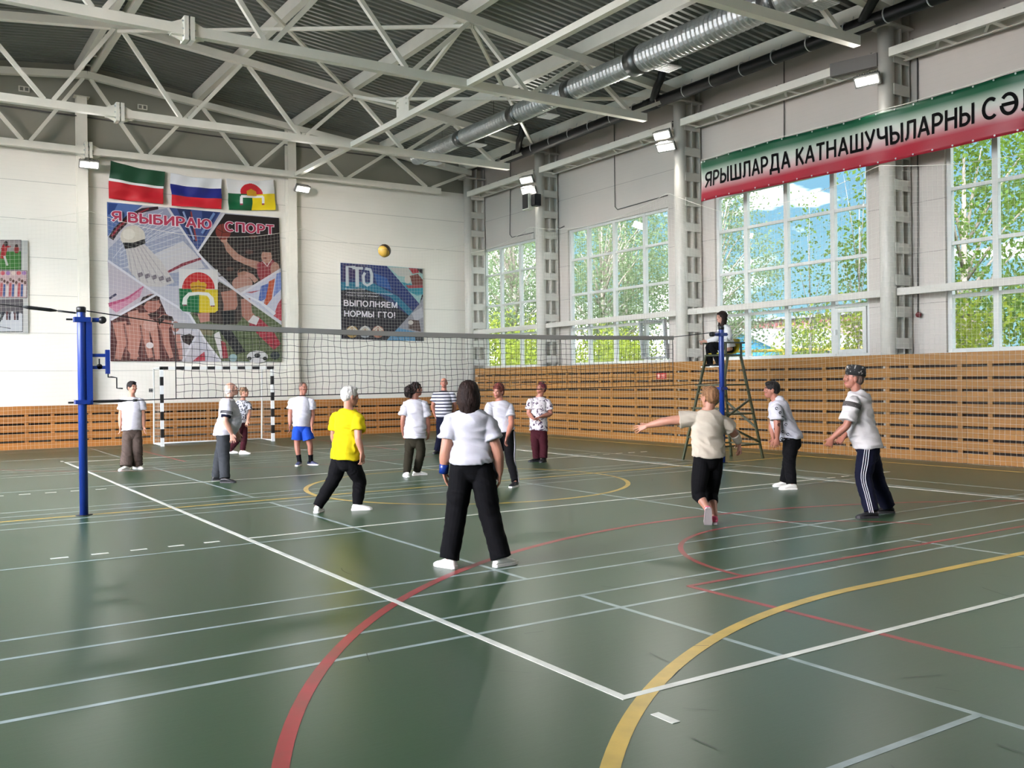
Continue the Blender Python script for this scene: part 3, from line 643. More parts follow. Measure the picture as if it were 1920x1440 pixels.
# cables and small fittings on the walls
CAB = mat('wall_cable', (88, 84, 82), 0.6)
def cable(pts, lb, r=0.012): tag(MB().tube(pts, r, 6).build('wall_cable', CAB, None, True, loc=pts[0]), lb, 'cable', 'wall cables')
cable([onx(957, 300, 13.92), onx(956, 440, 13.92), onx(960, 445, 13.92), onx(1000, 436, 13.92)], 'grey cable down the wall above the corner window')
cable([onx(1151, 200, 13.92), onx(1153, 388, 13.92), onx(1158, 393, 13.92), onx(1252, 366, 13.92)], 'grey cable down the wall above the window with the open sash')
cable([onx(1470, 105, 13.92), onx(1470, 258, 13.92), onx(1478, 262, 13.92)], 'grey double cable down the wall into the banner top')
cable([onx(1041, 330, 13.92), onx(1041, 425, 13.92), onx(1050, 428, 13.92), onx(1058, 424, 13.92)], 'grey cable down the wall beside the speaker column')
cable([onx(1720, 100, 13.92), onx(1721, 585, 13.92)], 'grey cable down the wall to the dark red alarm button')
cable([ony(0, 198, 24.03), ony(150, 218, 24.03), ony(400, 255, 24.03), ony(700, 292, 24.03), ony(860, 315, 24.03)], 'thin dark cable running along the flag wall behind the roof trusses', 0.02)
tag(MB().tube([onx(1722, 590, 13.86), onx(1722, 590, 13.94)], 0.055, 12).build('alarm_button', mat('dark_red_plastic', (110, 30, 34), 0.4), None, True, loc=onx(1722, 590, 13.9)), 'small dark red alarm button on the wall right of the banner column', 'alarm button')
c = ony(283, 732, 24.03); rt = thing('wall_socket', 'small black double socket on the white wall left of the goal', 'socket', c)
MB().box(c, (0.1, 0.04, 0.1)).build('socket_plate', BLACKP, rt)
q = MB()
for dx in (-0.025, 0.025):
    for dz in (-0.02, 0.025): q.box(c + Vector((dx, -0.022, dz)), (0.03, 0.006, 0.022))
q.build('socket_cover', STEEL, rt)
for px, py, lb in ((45, 167, 'small white vent grille on the flag wall left of the ridge post'), (267, 201, 'small white vent grille on the flag wall right of the ridge post')):
    c = ony(px, py, 24.03); q = MB(); q.box(c, (0.26, 0.03, 0.14))
    for dx in (-0.06, 0.06): q.box(c + Vector((dx, -0.018, 0)), (0.08, 0.006, 0.09), 1)
    tag(q.build('vent_grille', [WHITE, mat('vent_grey', (130, 128, 120), 0.6)], None, loc=c), lb, 'vent', 'vent grilles')
c = onx(1240, 705, 13.085); rt = thing('fire_sign', 'small red sign on the plank wall behind the right end of the net', 'sign', c)
MB().box(c, (0.012, 0.36, 0.15)).build('sign_plate', mat('red_sign', (176, 50, 40), 0.5), rt)
q = MB(); q.box(c + Vector((-0.008, 0.09, 0.0)), (0.004, 0.07, 0.09)); q.box(c + Vector((-0.008, -0.06, 0.02)), (0.004, 0.14, 0.02)); q.box(c + Vector((-0.008, -0.06, -0.03)), (0.004, 0.14, 0.02)); q.build('sign_marks', mat('sign_white', (220, 180, 170), 0.5), rt)

# ------------------------------------------------------------------ prints: flags, posters, banner
class Art(MB):
    """flat printed areas on the far wall, colours in the attribute «Col»; corners given in a zoomed picture's units"""
    def __init__(s, Y, fx, fy, dx, dy): super().__init__(); s.c = []; s.Y = Y; s.k = (fx, fy, dx, dy); s.l = 0.0
    def P(s, x, y): return ony(x / s.k[0] + s.k[2], y / s.k[1] + s.k[3], s.Y) + Vector((0, -s.l, 0))
    def poly(s, pts, rgb):
        s.l += 0.00015; s.add([s.P(*p) for p in pts], [tuple(range(len(pts)))]); s.c.append(rgb); return s
    def ellp(s, c, rx, ry, rgb, rot=0.0, n=22):
        cs, sn = math.cos(rot), math.sin(rot)
        return s.poly([(c[0] + rx * math.cos(a) * cs - ry * math.sin(a) * sn, c[1] + rx * math.cos(a) * sn + ry * math.sin(a) * cs) for a in [2 * math.pi * i / n for i in range(n)]], rgb)
    def band(s, pts, w, rgb):
        s.l += 0.00015; ws = w if isinstance(w, list) else [w] * len(pts); V = []
        for i, p in enumerate(pts):
            a, b = pts[max(i - 1, 0)], pts[min(i + 1, len(pts) - 1)]; t = Vector((b[0] - a[0], b[1] - a[1])).normalized(); n = Vector((-t.y, t.x)) * ws[i] / 2
            V += [s.P(p[0] + n.x, p[1] + n.y), s.P(p[0] - n.x, p[1] - n.y)]
        for i in range(len(pts) - 1): s.add([V[2 * i], V[2 * i + 1], V[2 * i + 3], V[2 * i + 2]], [(0, 1, 2, 3)]); s.c.append(rgb)
        return s
    def finish(s, name, parent):
        o = s.build(name, PRINT, parent); a = o.data.color_attributes.new('Col', 'FLOAT_COLOR', 'CORNER')
        for p, c in zip(o.data.polygons, s.c):
            for li in p.loop_indices: a.data[li].color = srgb(*[v * .88 for v in c])
        return o
def board(corners, Y, t, m, name, parent):
    P = [ony(x, y, Y) for x, y in corners]; V = P + [p + Vector((0, t, 0)) for p in P]
    return MB().add(V, [(0, 1, 2, 3), (7, 6, 5, 4)] + [(i, 4 + i, 4 + (i + 1) % 4, (i + 1) % 4) for i in range(4)]).build(name, m, parent)
A0 = (3.4289, 3.4286, 180, 280)
rt = thing('sport_poster', 'large sports collage poster with red lettering and a coat of arms, under the three flags', 'poster', ony(360, 530, 24.0))
board(((201, 379), (523, 408), (528, 679), (207, 677)), 23.995, 0.03, WHITE2, 'poster_sheet', rt)
A = Art(23.99, *A0); PN = (205, 202, 212)
A.poly([(70, 338), (1175, 440), (1190, 1368), (92, 1362)], (196, 194, 206)).poly([(70, 338), (300, 360), (150, 480), (74, 560)], (86, 116, 176)).poly([(78, 345), (140, 350), (110, 410), (76, 420)], (40, 66, 130))
A.poly([(80, 640), (330, 400), (460, 378), (790, 830), (500, 880), (300, 860), (76, 715)], (158, 164, 188)).poly([(180, 760), (560, 590), (640, 670), (700, 760), (460, 800)], (206, 204, 208))
for k in range(13): A.band([(110 + k * 42, 700 - k * 20), (330 + k * 34, 420 + k * 12)], 4, (206, 208, 220))
for k in range(9): A.band([(150, 560 + k * 26), (430 + k * 22, 400 + k * 32)], 4, (206, 208, 220))
A.band([(96, 575), (130, 520), (210, 440), (300, 392), (400, 376)], [36, 40, 40, 30, 18], (40, 22, 34)).band([(100, 560), (150, 495), (240, 425), (340, 380)], [14, 14, 12, 8], (150, 34, 52))
A.band([(460, 790), (560, 740), (680, 700)], [14, 20, 14], (140, 50, 66))
A.poly([(190, 640), (312, 610), (420, 720), (505, 855), (420, 885), (300, 880), (215, 780)], (204, 198, 196))
for k in range(6): A.band([(205 + k * 18, 640 - k * 5), (240 + k * 46, 860)], 6, (180, 172, 176))
for k in range(5): A.band([(270 + k * 45, 812 + k * 8), (300 + k * 45, 800 + k * 8)], 26, (120, 110, 120))
A.ellp((236, 562), 80, 72, (218, 210, 196)).ellp((210, 545), 40, 36, (232, 226, 214)).poly([(172, 600), (240, 600), (312, 576), (318, 604), (250, 632), (186, 640)], (28, 24, 28))
A.poly([(455, 373), (800, 405), (655, 650)], (66, 84, 140)).poly([(520, 380), (610, 388), (640, 600), (600, 560)], (26, 40, 84)).poly([(680, 396), (790, 405), (690, 560)], (34, 54, 110)).band([(610, 400), (645, 590)], 10, (150, 60, 60)).band([(560, 400), (630, 580)], 12, (150, 170, 210)).band([(760, 410), (680, 540)], 16, (120, 150, 200))
A.poly([(826, 415), (1175, 442), (1186, 772), (930, 930), (652, 660)], (30, 22, 24))
for k in range(6): A.band([(720 + k * 10, 640 + k * 36), (1180, 585 + k * 30)], 7, (62, 48, 48))
for x, y in ((985, 660), (900, 700), (1010, 560), (860, 770)): A.ellp((x, y), 26, 14, (84, 54, 46))
A.band([(826, 590), (852, 640), (900, 690), (960, 720), (1050, 750)], [22, 40, 44, 40, 52], (172, 128, 112)).ellp((822, 582), 22, 18, (186, 140, 122)).ellp((818, 530), 50, 52, (128, 52, 44)).band([(775, 510), (820, 535), (864, 530)], 4, (60, 24, 22)).band([(806, 480), (812, 530), (800, 580)], 4, (60, 24, 22))
A.poly([(1034, 735), (1075, 715), (1130, 705), (1168, 745), (1172, 800), (1060, 852), (1036, 800)], (146, 52, 62)).band([(1070, 716), (1100, 752), (1128, 706)], 8, (214, 204, 204)).ellp((1150, 770), 30, 44, (176, 132, 116)).ellp((1096, 688), 34, 44, (184, 138, 120)).poly([(1072, 660), (1084, 638), (1126, 636), (1144, 680), (1134, 700), (1124, 664)], (38, 28, 26)).ellp((1086, 700), 10, 6, (120, 70, 62))
A.ellp((945, 800), 36, 40, (168, 118, 100)).poly([(912, 795), (925, 765), (962, 764), (980, 790), (950, 782)], (44, 32, 30)).ellp((940, 862), 66, 48, (180, 134, 120)).band([(960, 800), (1000, 815), (1030, 850)], 30, (186, 140, 126)).poly([(890, 900), (960, 880), (1030, 868), (960, 930), (925, 928)], (196, 186, 190))
A.poly([(1186, 772), (1192, 1115), (932, 930)], (204, 206, 224)).poly([(1110, 850), (1150, 830), (1130, 960), (1100, 1000), (1075, 1010)], (196, 88, 54)).poly([(1060, 880), (1110, 860), (1090, 960), (1040, 990)], (84, 110, 180)).poly([(1160, 800), (1188, 790), (1190, 900), (1140, 950)], (120, 140, 200)).poly([(1170, 990), (1192, 960), (1192, 1105), (1140, 1070)], (188, 70, 84)).band([(960, 935), (1060, 985), (1150, 1060)], [6, 16, 20], (232, 232, 240)).poly([(960, 920), (1060, 905), (1000, 925)], (170, 60, 76))
A.poly([(74, 715), (385, 932), (94, 1095)], (196, 186, 196)).poly([(80, 1010), (230, 930), (310, 870), (280, 950), (130, 1050)], (206, 140, 164)).band([(80, 1000), (200, 960), (310, 880)], [22, 14, 6], (188, 80, 120)).band([(85, 960), (130, 930)], 14, (70, 66, 92))
A.poly([(94, 1098), (385, 934), (640, 1205), (556, 1362), (92, 1362)], (84, 44, 44)).poly([(400, 940), (520, 1010), (640, 1205), (700, 1362), (556, 1362), (470, 1100)], (200, 196, 204))
for p, w_ in (([(150, 1110), (165, 1240), (140, 1350)], [90, 60, 40]), ([(235, 1040), (265, 1160), (240, 1350)], [70, 66, 44]), ([(300, 1050), (320, 1200), (350, 1340)], [90, 44, 34]), ([(360, 1110), (385, 1240), (395, 1350)], [60, 40, 30]), ([(430, 1110), (450, 1240), (485, 1340)], [70, 44, 26]), ([(200, 1130), (210, 1250), (260, 1340)], [60, 60, 40]), ([(520, 1190), (540, 1290), (545, 1350)], [40, 28, 22])): A.band(p, w_, (182, 128, 114))
for p, w_ in (([(180, 1120), (200, 1240), (190, 1340)], 14), ([(285, 1130), (300, 1240), (310, 1340)], 12), ([(410, 1140), (430, 1260), (450, 1340)], 10)): A.band(p, w_, (120, 72, 66))
A.ellp((355, 990), 52, 60, (176, 116, 104)).poly([(280, 985), (300, 950), (370, 930), (412, 950), (400, 972), (330, 975), (305, 1010)], (52, 34, 34)).poly([(395, 975), (416, 1000), (400, 1030), (385, 1020)], (186, 126, 112)).ellp((440, 1110), 46, 52, (170, 112, 100)).poly([(395, 1090), (430, 1062), (490, 1075), (500, 1105), (440, 1095), (405, 1130)], (50, 34, 34)).poly([(330, 1060), (390, 1045), (410, 1075), (350, 1080)], (56, 36, 36)).ellp((510, 1140), 26, 34, (168, 110, 98)).poly([(545, 1200), (600, 1185), (640, 1210), (600, 1260), (560, 1240)], (48, 34, 36)).ellp((345, 1130), 44, 40, (196, 150, 138)).ellp((345, 1260), 24, 20, (214, 206, 208))
A.poly([(640, 1345), (696, 1300), (700, 1360), (620, 1362)], (176, 52, 70)).poly([(600, 1058), (792, 850), (930, 935), (1192, 1128), (1192, 1366), (800, 1362), (700, 1230)], (92, 104, 70)).poly([(790, 852), (930, 935), (1010, 1000), (900, 1130), (760, 1120), (620, 1060)], (64, 52, 50))
A.band([(850, 910), (865, 1000), (850, 1050)], [100, 90, 70], (178, 124, 108)).band([(960, 960), (970, 1060), (1010, 1100)], [60, 70, 60], (176, 120, 106)).band([(690, 1050), (700, 1110)], [80, 60], (188, 128, 116)).poly([(800, 1040), (900, 1030), (890, 1110), (820, 1130)], (22, 22, 28)).band([(1010, 1100), (1100, 1190), (1165, 1270)], [80, 86, 60], (172, 48, 66)).poly([(975, 1110), (1010, 1065), (1050, 1085), (1030, 1130)], (226, 222, 222)).poly([(780, 1150), (860, 1150), (960, 1300), (900, 1320)], (24, 24, 32)).poly([(755, 1190), (790, 1170), (840, 1340), (800, 1345)], (216, 210, 212)).poly([(800, 1230), (830, 1240), (850, 1340), (815, 1345)], (150, 40, 56)).poly([(640, 1140), (760, 1170), (740, 1200), (680, 1190)], (120, 110, 80))
A.ellp((1036, 1334), 68, 40, (222, 220, 222)).ellp((1036, 1325), 20, 14, (30, 30, 34)).ellp((985, 1345), 14, 12, (30, 30, 34)).ellp((1085, 1345), 14, 12, (30, 30, 34)).ellp((880, 1340), 28, 24, (150, 180, 190)).ellp((1150, 1325), 30, 26, (40, 50, 60))
for p in ([(460, 375), (560, 530), (650, 662), (785, 825), (1000, 985), (1192, 1122)], [(822, 412), (735, 540), (652, 662)], [(74, 715), (390, 932), (600, 1060)], [(94, 1097), (385, 934)], [(930, 930), (1186, 772)], [(600, 1060), (700, 1230), (800, 1362)], [(640, 1205), (556, 1362)]): A.band(p, 14, (222, 220, 228))
def arms(A, x0, x1, y0, y1):
    """white over green and yellow shield, red rising sun, golden headdress and white towel"""
    w_, h_ = x1 - x0, y1 - y0; P = lambda u, v: (x0 + u * w_, y0 + v * h_)
    A.poly([P(0, 0), P(1, 0.02), P(1, .47), P(0, .47)], (226, 224, 222)); A.poly([P(0, .45), P(.52, .46), P(.52, 1), P(.1, .97), P(0.02, .9)], (20, 112, 66)); A.poly([P(.52, .46), P(1, .48), P(1, .95), P(.92, 1), P(.52, 1)], (226, 198, 36))
    A.poly([P(.5 + .42 * math.cos(a), .46 - .38 * math.sin(a)) for a in [math.pi * i / 20 for i in range(21)]], (200, 40, 44))
    A.poly([P(.34, .54), P(.28, .36), P(.36, .30), P(.44, .31), P(.5, .25), P(.56, .31), P(.64, .30), P(.72, .36), P(.66, .54)], (214, 164, 32)); A.band([P(.31, .42), P(.5, .40), P(.69, .42)], w_ * .035, (150, 104, 20)); A.band([P(.33, .49), P(.5, .47), P(.67, .49)], w_ * .03, (150, 104, 20))
    A.band([P(.14, .82), P(.16, .68), P(.26, .58), P(.5, .56), P(.74, .58), P(.84, .68), P(.86, .84)], [w_ * .13, w_ * .11, w_ * .09, w_ * .08, w_ * .09, w_ * .11, w_ * .13], (234, 232, 228)); A.band([P(.10, .83), P(.20, .83)], w_ * .03, (140, 60, 80)); A.band([P(.82, .85), P(.92, .85)], w_ * .03, (140, 60, 80))
arms(A, 532, 782, 768, 1050)
A.finish('print', rt)
RED = mat('red_letters', (164, 48, 76), 0.5); WLET = mat('white_letters', (226, 220, 226), 0.5)
tx = MB(); tb = MB(); e0 = Vector((0, -1, 0))
for s_, q0, q1 in (('Я', (98, 463), (160, 466)), ('ВЫБИРАЮ', (205, 470), (738, 514)), ('СПОРТ', (828, 526), (1140, 548))):
    a, b_ = A.P(*q0), A.P(*q1); A.l = 0.0
    put_text(tb, s_, a, b_, 0.275, e0, 0.2, 0.05, 0.040); put_text(tx, s_, a, b_, 0.275, e0, 0.2, 0.0, 0.044)
tb.build('lettering_outline', WLET, rt); tx.build('lettering', RED, rt)

rt = thing('fitness_poster', 'dark blue poster with white lettering and three badges, right of the flag wall post', 'poster', ony(717, 565, 24.0))
board(((638, 492), (793, 503), (795, 640), (640, 636)), 23.995, 0.03, WHITE2, 'poster_sheet', rt)
A = Art(23.99, 5.144, 5.143, 560, 420)
A.poly([(404, 374), (1196, 432), (1208, 1130), (412, 1108)], (34, 30, 42)).poly([(404, 374), (850, 405), (1165, 770), (1065, 885), (600, 560), (408, 600)], (44, 56, 110)).poly([(640, 392), (850, 405), (1165, 770), (1110, 830), (860, 560)], (34, 52, 116)).poly([(408, 560), (700, 560), (960, 700), (1110, 850), (1065, 885), (880, 700), (600, 620), (410, 640)], (36, 122, 150)).poly([(720, 470), (850, 520), (900, 640), (760, 590)], (40, 90, 160)).poly([(430, 390), (640, 400), (560, 520), (420, 540)], (60, 50, 96))
A.poly([(850, 405), (1196, 432), (1200, 640), (1165, 770)], (160, 200, 200)).poly([(870, 418), (1060, 425), (1100, 520), (960, 500)], (206, 206, 200)).poly([(990, 560), (1200, 600), (1200, 680), (1140, 690), (1060, 650)], (50, 150, 170)).poly([(1060, 425), (1150, 430), (1160, 470), (1100, 480)], (178, 58, 72)).poly([(1070, 500), (1150, 480), (1198, 540), (1196, 610), (1100, 600)], (122, 66, 62)).poly([(1030, 590), (1198, 590), (1198, 615), (1060, 620)], (170, 70, 80)).poly([(1140, 430), (1196, 434), (1196, 480), (1170, 470)], (50, 40, 48)).ellp((1050, 535), 30, 40, (216, 210, 200))
A.poly([(1165, 770), (1200, 700), (1206, 1060), (960, 1000), (1065, 885)], (158, 156, 166)).poly([(1090, 860), (1190, 800), (1200, 900), (1120, 940)], (196, 194, 204)).poly([(1060, 920), (1160, 930), (1180, 1040), (1060, 1010)], (92, 74, 70)).ellp((1080, 950), 26, 22, (214, 206, 200)).poly([(960, 1000), (1206, 1060), (1208, 1130), (850, 1120)], (96, 150, 190)).poly([(1110, 1060), (1206, 1070), (1208, 1130), (1130, 1126)], (60, 60, 66))
for x, c in ((515, (190, 150, 84)), (640, (176, 178, 186)), (765, (190, 132, 110))):
    A.ellp((x, 1040), 58, 58, c).ellp((x, 1040), 34, 36, (206, 196, 176)).poly([(x - 14, 1055), (x, 1005), (x + 14, 1055)], (150, 60, 60)).band([(x - 44, 1020), (x, 984), (x + 44, 1024)], 12, (222, 216, 206))
W_ = (206, 214, 220)
A.band([(468, 600), (466, 412), (545, 418)], 30, W_).band([(566, 606), (562, 424)], 34, W_).band([(520, 424), (620, 428)], 26, W_)
A.band([(640, 430), (690, 440), (705, 490), (702, 570), (660, 592), (628, 570), (622, 500), (640, 470)], 28, W_)
A.finish('print', rt)
tx = MB()
for s_, q0, q1 in (('ВЫПОЛНЯЕМ', (432, 790), (948, 812)), ('НОРМЫ ГТО!', (436, 892), (930, 908))):
    A.l = 0.0; put_text(tx, s_, A.P(*q0), A.P(*q1), .19, e0, .17, 0, 0.03)
for s_, q0, q1, hh in (('Всероссийский', (446, 632), (636, 640), .06), ('физкультурно-спортивный комплекс', (446, 664), (904, 684), .055), ('"Готов к труду и обороне"', (446, 690), (768, 706), .055)): put_small(tx, s_, A.P(*q0), A.P(*q1), hh * 0.9, e0, 0.03)
tx.build('lettering', WLET, rt)

def flag(name, lb, corners, paint, seed):
    """hung cloth: top edge sags between its corners, folds fan out from them"""
    c = [ony(x, y, 23.93) for x, y in corners]; NU, NV = 110, 72; V = []; Fc = []
    for j in range(NV + 1):
        for i in range(NU + 1):
            u, v = i / NU, j / NV; top = c[0].lerp(c[1], u); bot = c[3].lerp(c[2], u)
            top = top - Vector((0, 0, 0.05 * math.sin(math.pi * u))); p = top.lerp(bot, v)
            w_ = 0.03 * math.sin(9 * math.hypot(u - 0.02, v) * 1.6 + seed) * v + 0.03 * math.sin(11 * math.hypot(1.02 - u, v) + seed * 2) * v + 0.02 * math.sin(14 * u + 3 * v + seed)
            V.append(p + Vector((0.012 * math.sin(7 * v + seed), w_ - 0.02, 0)))
    n = NU + 1
    for j in range(NV):
        for i in range(NU): Fc.append((j * n + i, (j + 1) * n + i, (j + 1) * n + i + 1, j * n + i + 1))
    o = MB().add(V, Fc).build(name, CLOTHP, None, True, loc=c[0].lerp(c[2], 0.5)); a = o.data.color_attributes.new('Col', 'FLOAT_COLOR', 'CORNER')
    for k, p in enumerate(o.data.polygons):
        cc = srgb(*paint((k % NU + .5) / NU, (k // NU + .5) / NV))
        for li in p.loop_indices: a.data[li].color = cc
    sm = o.modifiers.new('thickness', 'SOLIDIFY'); sm.thickness = 0.004
    return tag(o, lb, 'flag', 'flags on the far wall')
flag('flag', 'green, white and red flag, leftmost of the three above the sport poster', ((207, 301), (309, 322), (305, 383), (203, 372)), lambda u, v: (14, 70, 44) if v < .46 else ((226, 226, 226) if v < .53 else (186, 24, 38)), 0.4)
flag('flag', 'white, blue and red flag between the other two above the sport poster', ((319, 324), (415, 335), (415, 392), (321, 386)), lambda u, v: (222, 224, 228) if v < .335 else ((26, 34, 122) if v < .67 else (200, 28, 44)), 2.1)
def paint3(u, v):
    x, y = (u - .5) * 1.5, v
    if abs(x + 0.0) < .17 and abs(y - (.40 + .08 * abs(x) * 6)) < .12 and y < .52 and y > .27 + abs(x) * .15: return (216, 160, 30)
    ax = abs(abs(x) - .34)
    if y > .50 and y < .58 - .0 and abs(x) < .36: return (232, 230, 228)
    if ax < .045 and .54 < y < .84: return (228, 226, 224) if y < .78 else (150, 60, 80)
    if (x / .36) ** 2 + ((y - .46) / .36) ** 2 < 1 and y < .46: return (196, 28, 40)
    if y < .46: return (226, 226, 226)
    return (12, 92, 56) if u < .5 else (232, 204, 24)
flag('flag', 'white flag with red sun and golden crown over green and yellow, rightmost of the three', ((424, 335), (513, 337), (517, 394), (429, 394)), paint3, 4.0)

# long banner hung along the window wall
BX = 13.06
def banner():
    rt = thing('banner', 'long green, white and red banner with black lettering, hung along the window wall', 'banner', (BX, 8, 6.2))
    y0, y1 = 12.5, 3.2; zt = lambda u: 6.72 + 0.02 * math.sin(u * 9); zb = lambda u: 5.745 + 0.03 * math.sin(u * 6 + 1) - 0.02 * u
    off = lambda u, v: 0.018 * math.sin(u * 46 + 2 * v) * (0.3 + 0.7 * abs(math.sin(u * 9))) + 0.012 * math.sin(u * 21 + v * 4)
    P = lambda u, v, d=0.0: Vector((BX - 0.0 + off(u, v) - d, y0 + (y1 - y0) * u, zt(u) * (1 - v) + zb(u) * v))
    NU, NV = 260, 14; V = [P(i / NU, j / NV) for j in range(NV + 1) for i in range(NU + 1)]; n = NU + 1
    m = bpy.data.materials.new('banner_print'); m.use_nodes = True; t = m.node_tree; b = t.nodes['Principled BSDF']; b.inputs['Roughness'].default_value = 0.4
    tcn = t.nodes.new('ShaderNodeTexCoord'); s = t.nodes.new('ShaderNodeSeparateXYZ'); t.links.new(tcn.outputs['Object'], s.inputs[0])
    r = t.nodes.new('ShaderNodeMapRange'); r.inputs['From Min'].default_value = -0.46; r.inputs['From Max'].default_value = 0.53; t.links.new(s.outputs['Z'], r.inputs[0])
    cr_ = t.nodes.new('ShaderNodeValToRGB'); el = cr_.color_ramp.elements; el[0].position = 0.0; el[0].color = srgb(150, 22, 42); el[1].position = 1.0; el[1].color = srgb(6, 70, 46)
    for pos, c in ((.20, (158, 28, 48)), (.42, (196, 170, 168)), (.54, (196, 194, 186)), (.66, (176, 186, 172)), (.84, (8, 84, 54))): e = el.new(pos); e.color = srgb(*c)  # print colours dimmed, the banner's backlit shade put into them
    t.links.new(r.outputs[0], cr_.inputs[0]); t.links.new(cr_.outputs[0], b.inputs['Base Color'])
    o = MB().add(V, [(j * n + i, j * n + i + 1, (j + 1) * n + i + 1, (j + 1) * n + i) for j in range(NV) for i in range(NU)]).build('banner_cloth', m, rt, True)
    sm = o.modifiers.new('thickness', 'SOLIDIFY'); sm.thickness = 0.003
    words_ = (('ЯРЫШЛАРДА', onx(1322, 353, BX).y, onx(1481, 317, BX).y), ('КАТНАШУЧЫЛАРНЫ', onx(1492, 312, BX).y, onx(1828, 229, BX).y), ('СӘЛ', onx(1843, 222, BX).y, onx(1945, 196, BX).y))
    tx = MB()
    for s_, ya, yb in words_:
        V, Fc = stroke_text(s_, .165); H = 1.0; xa, xb = 0.0, sum(GL[c_][0] for c_ in s_) + .13 * (len(s_) - 1)
        f = lambda v: (lambda y, z: P((y - y0) / (y1 - y0), min(1, max(0, (6.72 - z) / 0.975)), 0.012 + v[2]))(ya + (yb - ya) * (v[0] - xa) / (xb - xa), 6.06 + 0.36 * v[1] / H)
        tx.add([f(v) for v in V], Fc)
    tx.build('lettering', mat('black_print', (10, 9, 10), 0.75, spec=0.1), rt)
    g = MB()
    for k in range(24):
        for v in (0.025, 0.965): p = P((k + .3) / 24, v, 0.006); g.tube([p, p + Vector((-0.006, 0, 0))], 0.018, 8)
    g.build('eyelets', STEEL, rt)
    g = MB(); g.tube([P(k / 60, 0.0, 0.0) + Vector((0, 0, 0.03)) for k in range(61)], 0.008, 5); g.build('hanging_rope', CORDW, rt)
banner()

# photo board at the left edge
rt = thing('photo_board', 'grey notice board with three sports photos, cut by the left edge', 'notice board', ony(22, 535, 24.0))
board(((-60, 448), (52, 451), (53, 624), (-60, 622)), 23.99, 0.04, mat('grey_board', (176, 176, 172), 0.6), 'board', rt)
for k, (q, art) in enumerate((((-55, 450, 40, 506), 0), ((-55, 507, 51, 559), 1), ((-55, 561, 43, 622), 2))):
    A = Art(23.985, 2.4, 2.4, 0, 400); A.k = (1, 1, 0, 0); x0, y0, x1, y1 = q
    A.poly([(x0, y0), (x1, y0), (x1, y1), (x0, y1)], (40, 40, 42)); x0 += 1; x1 -= 1; y0 += 1; y1 -= 1
    A.poly([(x0, y0), (x1, y0), (x1, y1), (x0, y1)], ((60, 120, 52), (196, 170, 170), (206, 208, 212))[art])
    if art == 0: A.poly([(x0, y0), (x1, y0), (x1, y0 + 20), (x0, y0 + 20)], (160, 150, 150)).band([(5, 485), (9, 462), (12, 458)], 10, (170, 30, 36)).ellp((11, 457), 4, 5, (40, 30, 28)).band([(2, 466), (20, 462)], 3, (170, 30, 36)).band([(8, 480), (14, 498)], 4, (200, 196, 196)).ellp((31, 468), 5, 7, (150, 40, 40)).ellp((31, 461), 3, 3, (60, 40, 36))
    if art == 1:
        for j in range(9): A.band([(2 + j * 5.5, 556), (3 + j * 5.5, 530 + (j % 3) * 3)], 4, ((176, 60, 70), (70, 96, 150), (214, 206, 204))[j % 3]).ellp((3 + j * 5.5, 524 + (j % 3) * 3), 2.4, 3, (90, 60, 54))
        for j in range(5): A.ellp((5 + j * 10, 512), 4, 4, ((206, 90, 100), (160, 120, 180), (220, 200, 190))[j % 3])
    if art == 2:
        A.poly([(x0, y0), (x1, y0), (x1, 588), (x0, 590)], (96, 92, 96))
        for j in range(8): A.band([(3 + j * 5, 600), (3 + j * 5, 584 + (j % 2) * 3)], 3.6, ((40, 44, 60), (206, 206, 210), (90, 40, 46))[j % 3])
        A.band([(-2, 604), (6, 590), (8, 584)], 4, (40, 44, 50)).band([(-4, 612), (20, 616)], 1.4, (70, 70, 76))
    o = A.finish('photo', rt)

# ------------------------------------------------------------------ nets, posts, goal, ball, chair
def grid_net(mb, P, nu, nv, r, sag, su, sv):
    """cords of a net: nu x nv squares over P(u, v), u and v in 0..1"""
    for i in range(nu + 1): mb.tube([P(i / nu, j / sv, sag) for j in range(sv + 1)], r, 3, cap=False)
    for j in range(nv + 1): mb.tube([P(i / su, j / nv, sag) for i in range(su + 1)], r, 3, cap=False)
rt = thing('volleyball_net', 'black volleyball net with grey top band strung across the court', 'net', (4.5, 9, 1.9))
topz = lambda x: 2.40 - 0.05 * math.sin(math.pi * x / 9.0) - 0.035 * x / 9
botz = lambda x: 1.41 + 0.055 * x / 9
def PN_(u, v, s):
    x = 0.08 + 8.72 * u; zt, zb = topz(x) - 0.07, botz(x); z = zt + (zb - zt) * v
    e = 0.025 * noise.noise(Vector((x * 1.7, v * 3, 0.3))) + 0.02 * noise.noise(Vector((x * 5, v * 8, 4)))
    pull = 0.05 * math.exp(-((x - 1.1) / 0.5) ** 2) * v
    return Vector((x + e * 0.7 * (0 if u in (0, 1) else 1), 9 + 0.03 * noise.noise(Vector((x, v * 2, 7))), z + e * (1 if 0 < v < 1 else 0.3) - pull * (1 - v) * 2))
g = MB(); grid_net(g, PN_, 87, 10, 0.0036, 0, 180, 22); tag(g.build('net_mesh', CORDB, rt, True))
g = MB(); n = 60; V = []; Fc = []
for i in range(n + 1):
    x = 0.06 + 8.76 * i / n; z = topz(x)
    V += [(x, 8.985, z), (x, 8.985, z - 0.07), (x, 9.015, z - 0.07), (x, 9.015, z)]
for i in range(n):
    for k in range(4): Fc.append((4 * i + k, 4 * i + (k + 1) % 4, 4 * i + 4 + (k + 1) % 4, 4 * i + 4 + k))
g.add(V, Fc + [(3, 2, 1, 0), (4 * n, 4 * n + 1, 4 * n + 2, 4 * n + 3)]); g.build('top_band', mat('grey_canvas', (128, 126, 122), 0.8), rt)
PL, PR = Vector((-1.04, 9.0, 0)), Vector((10.04, 9.0, 0))
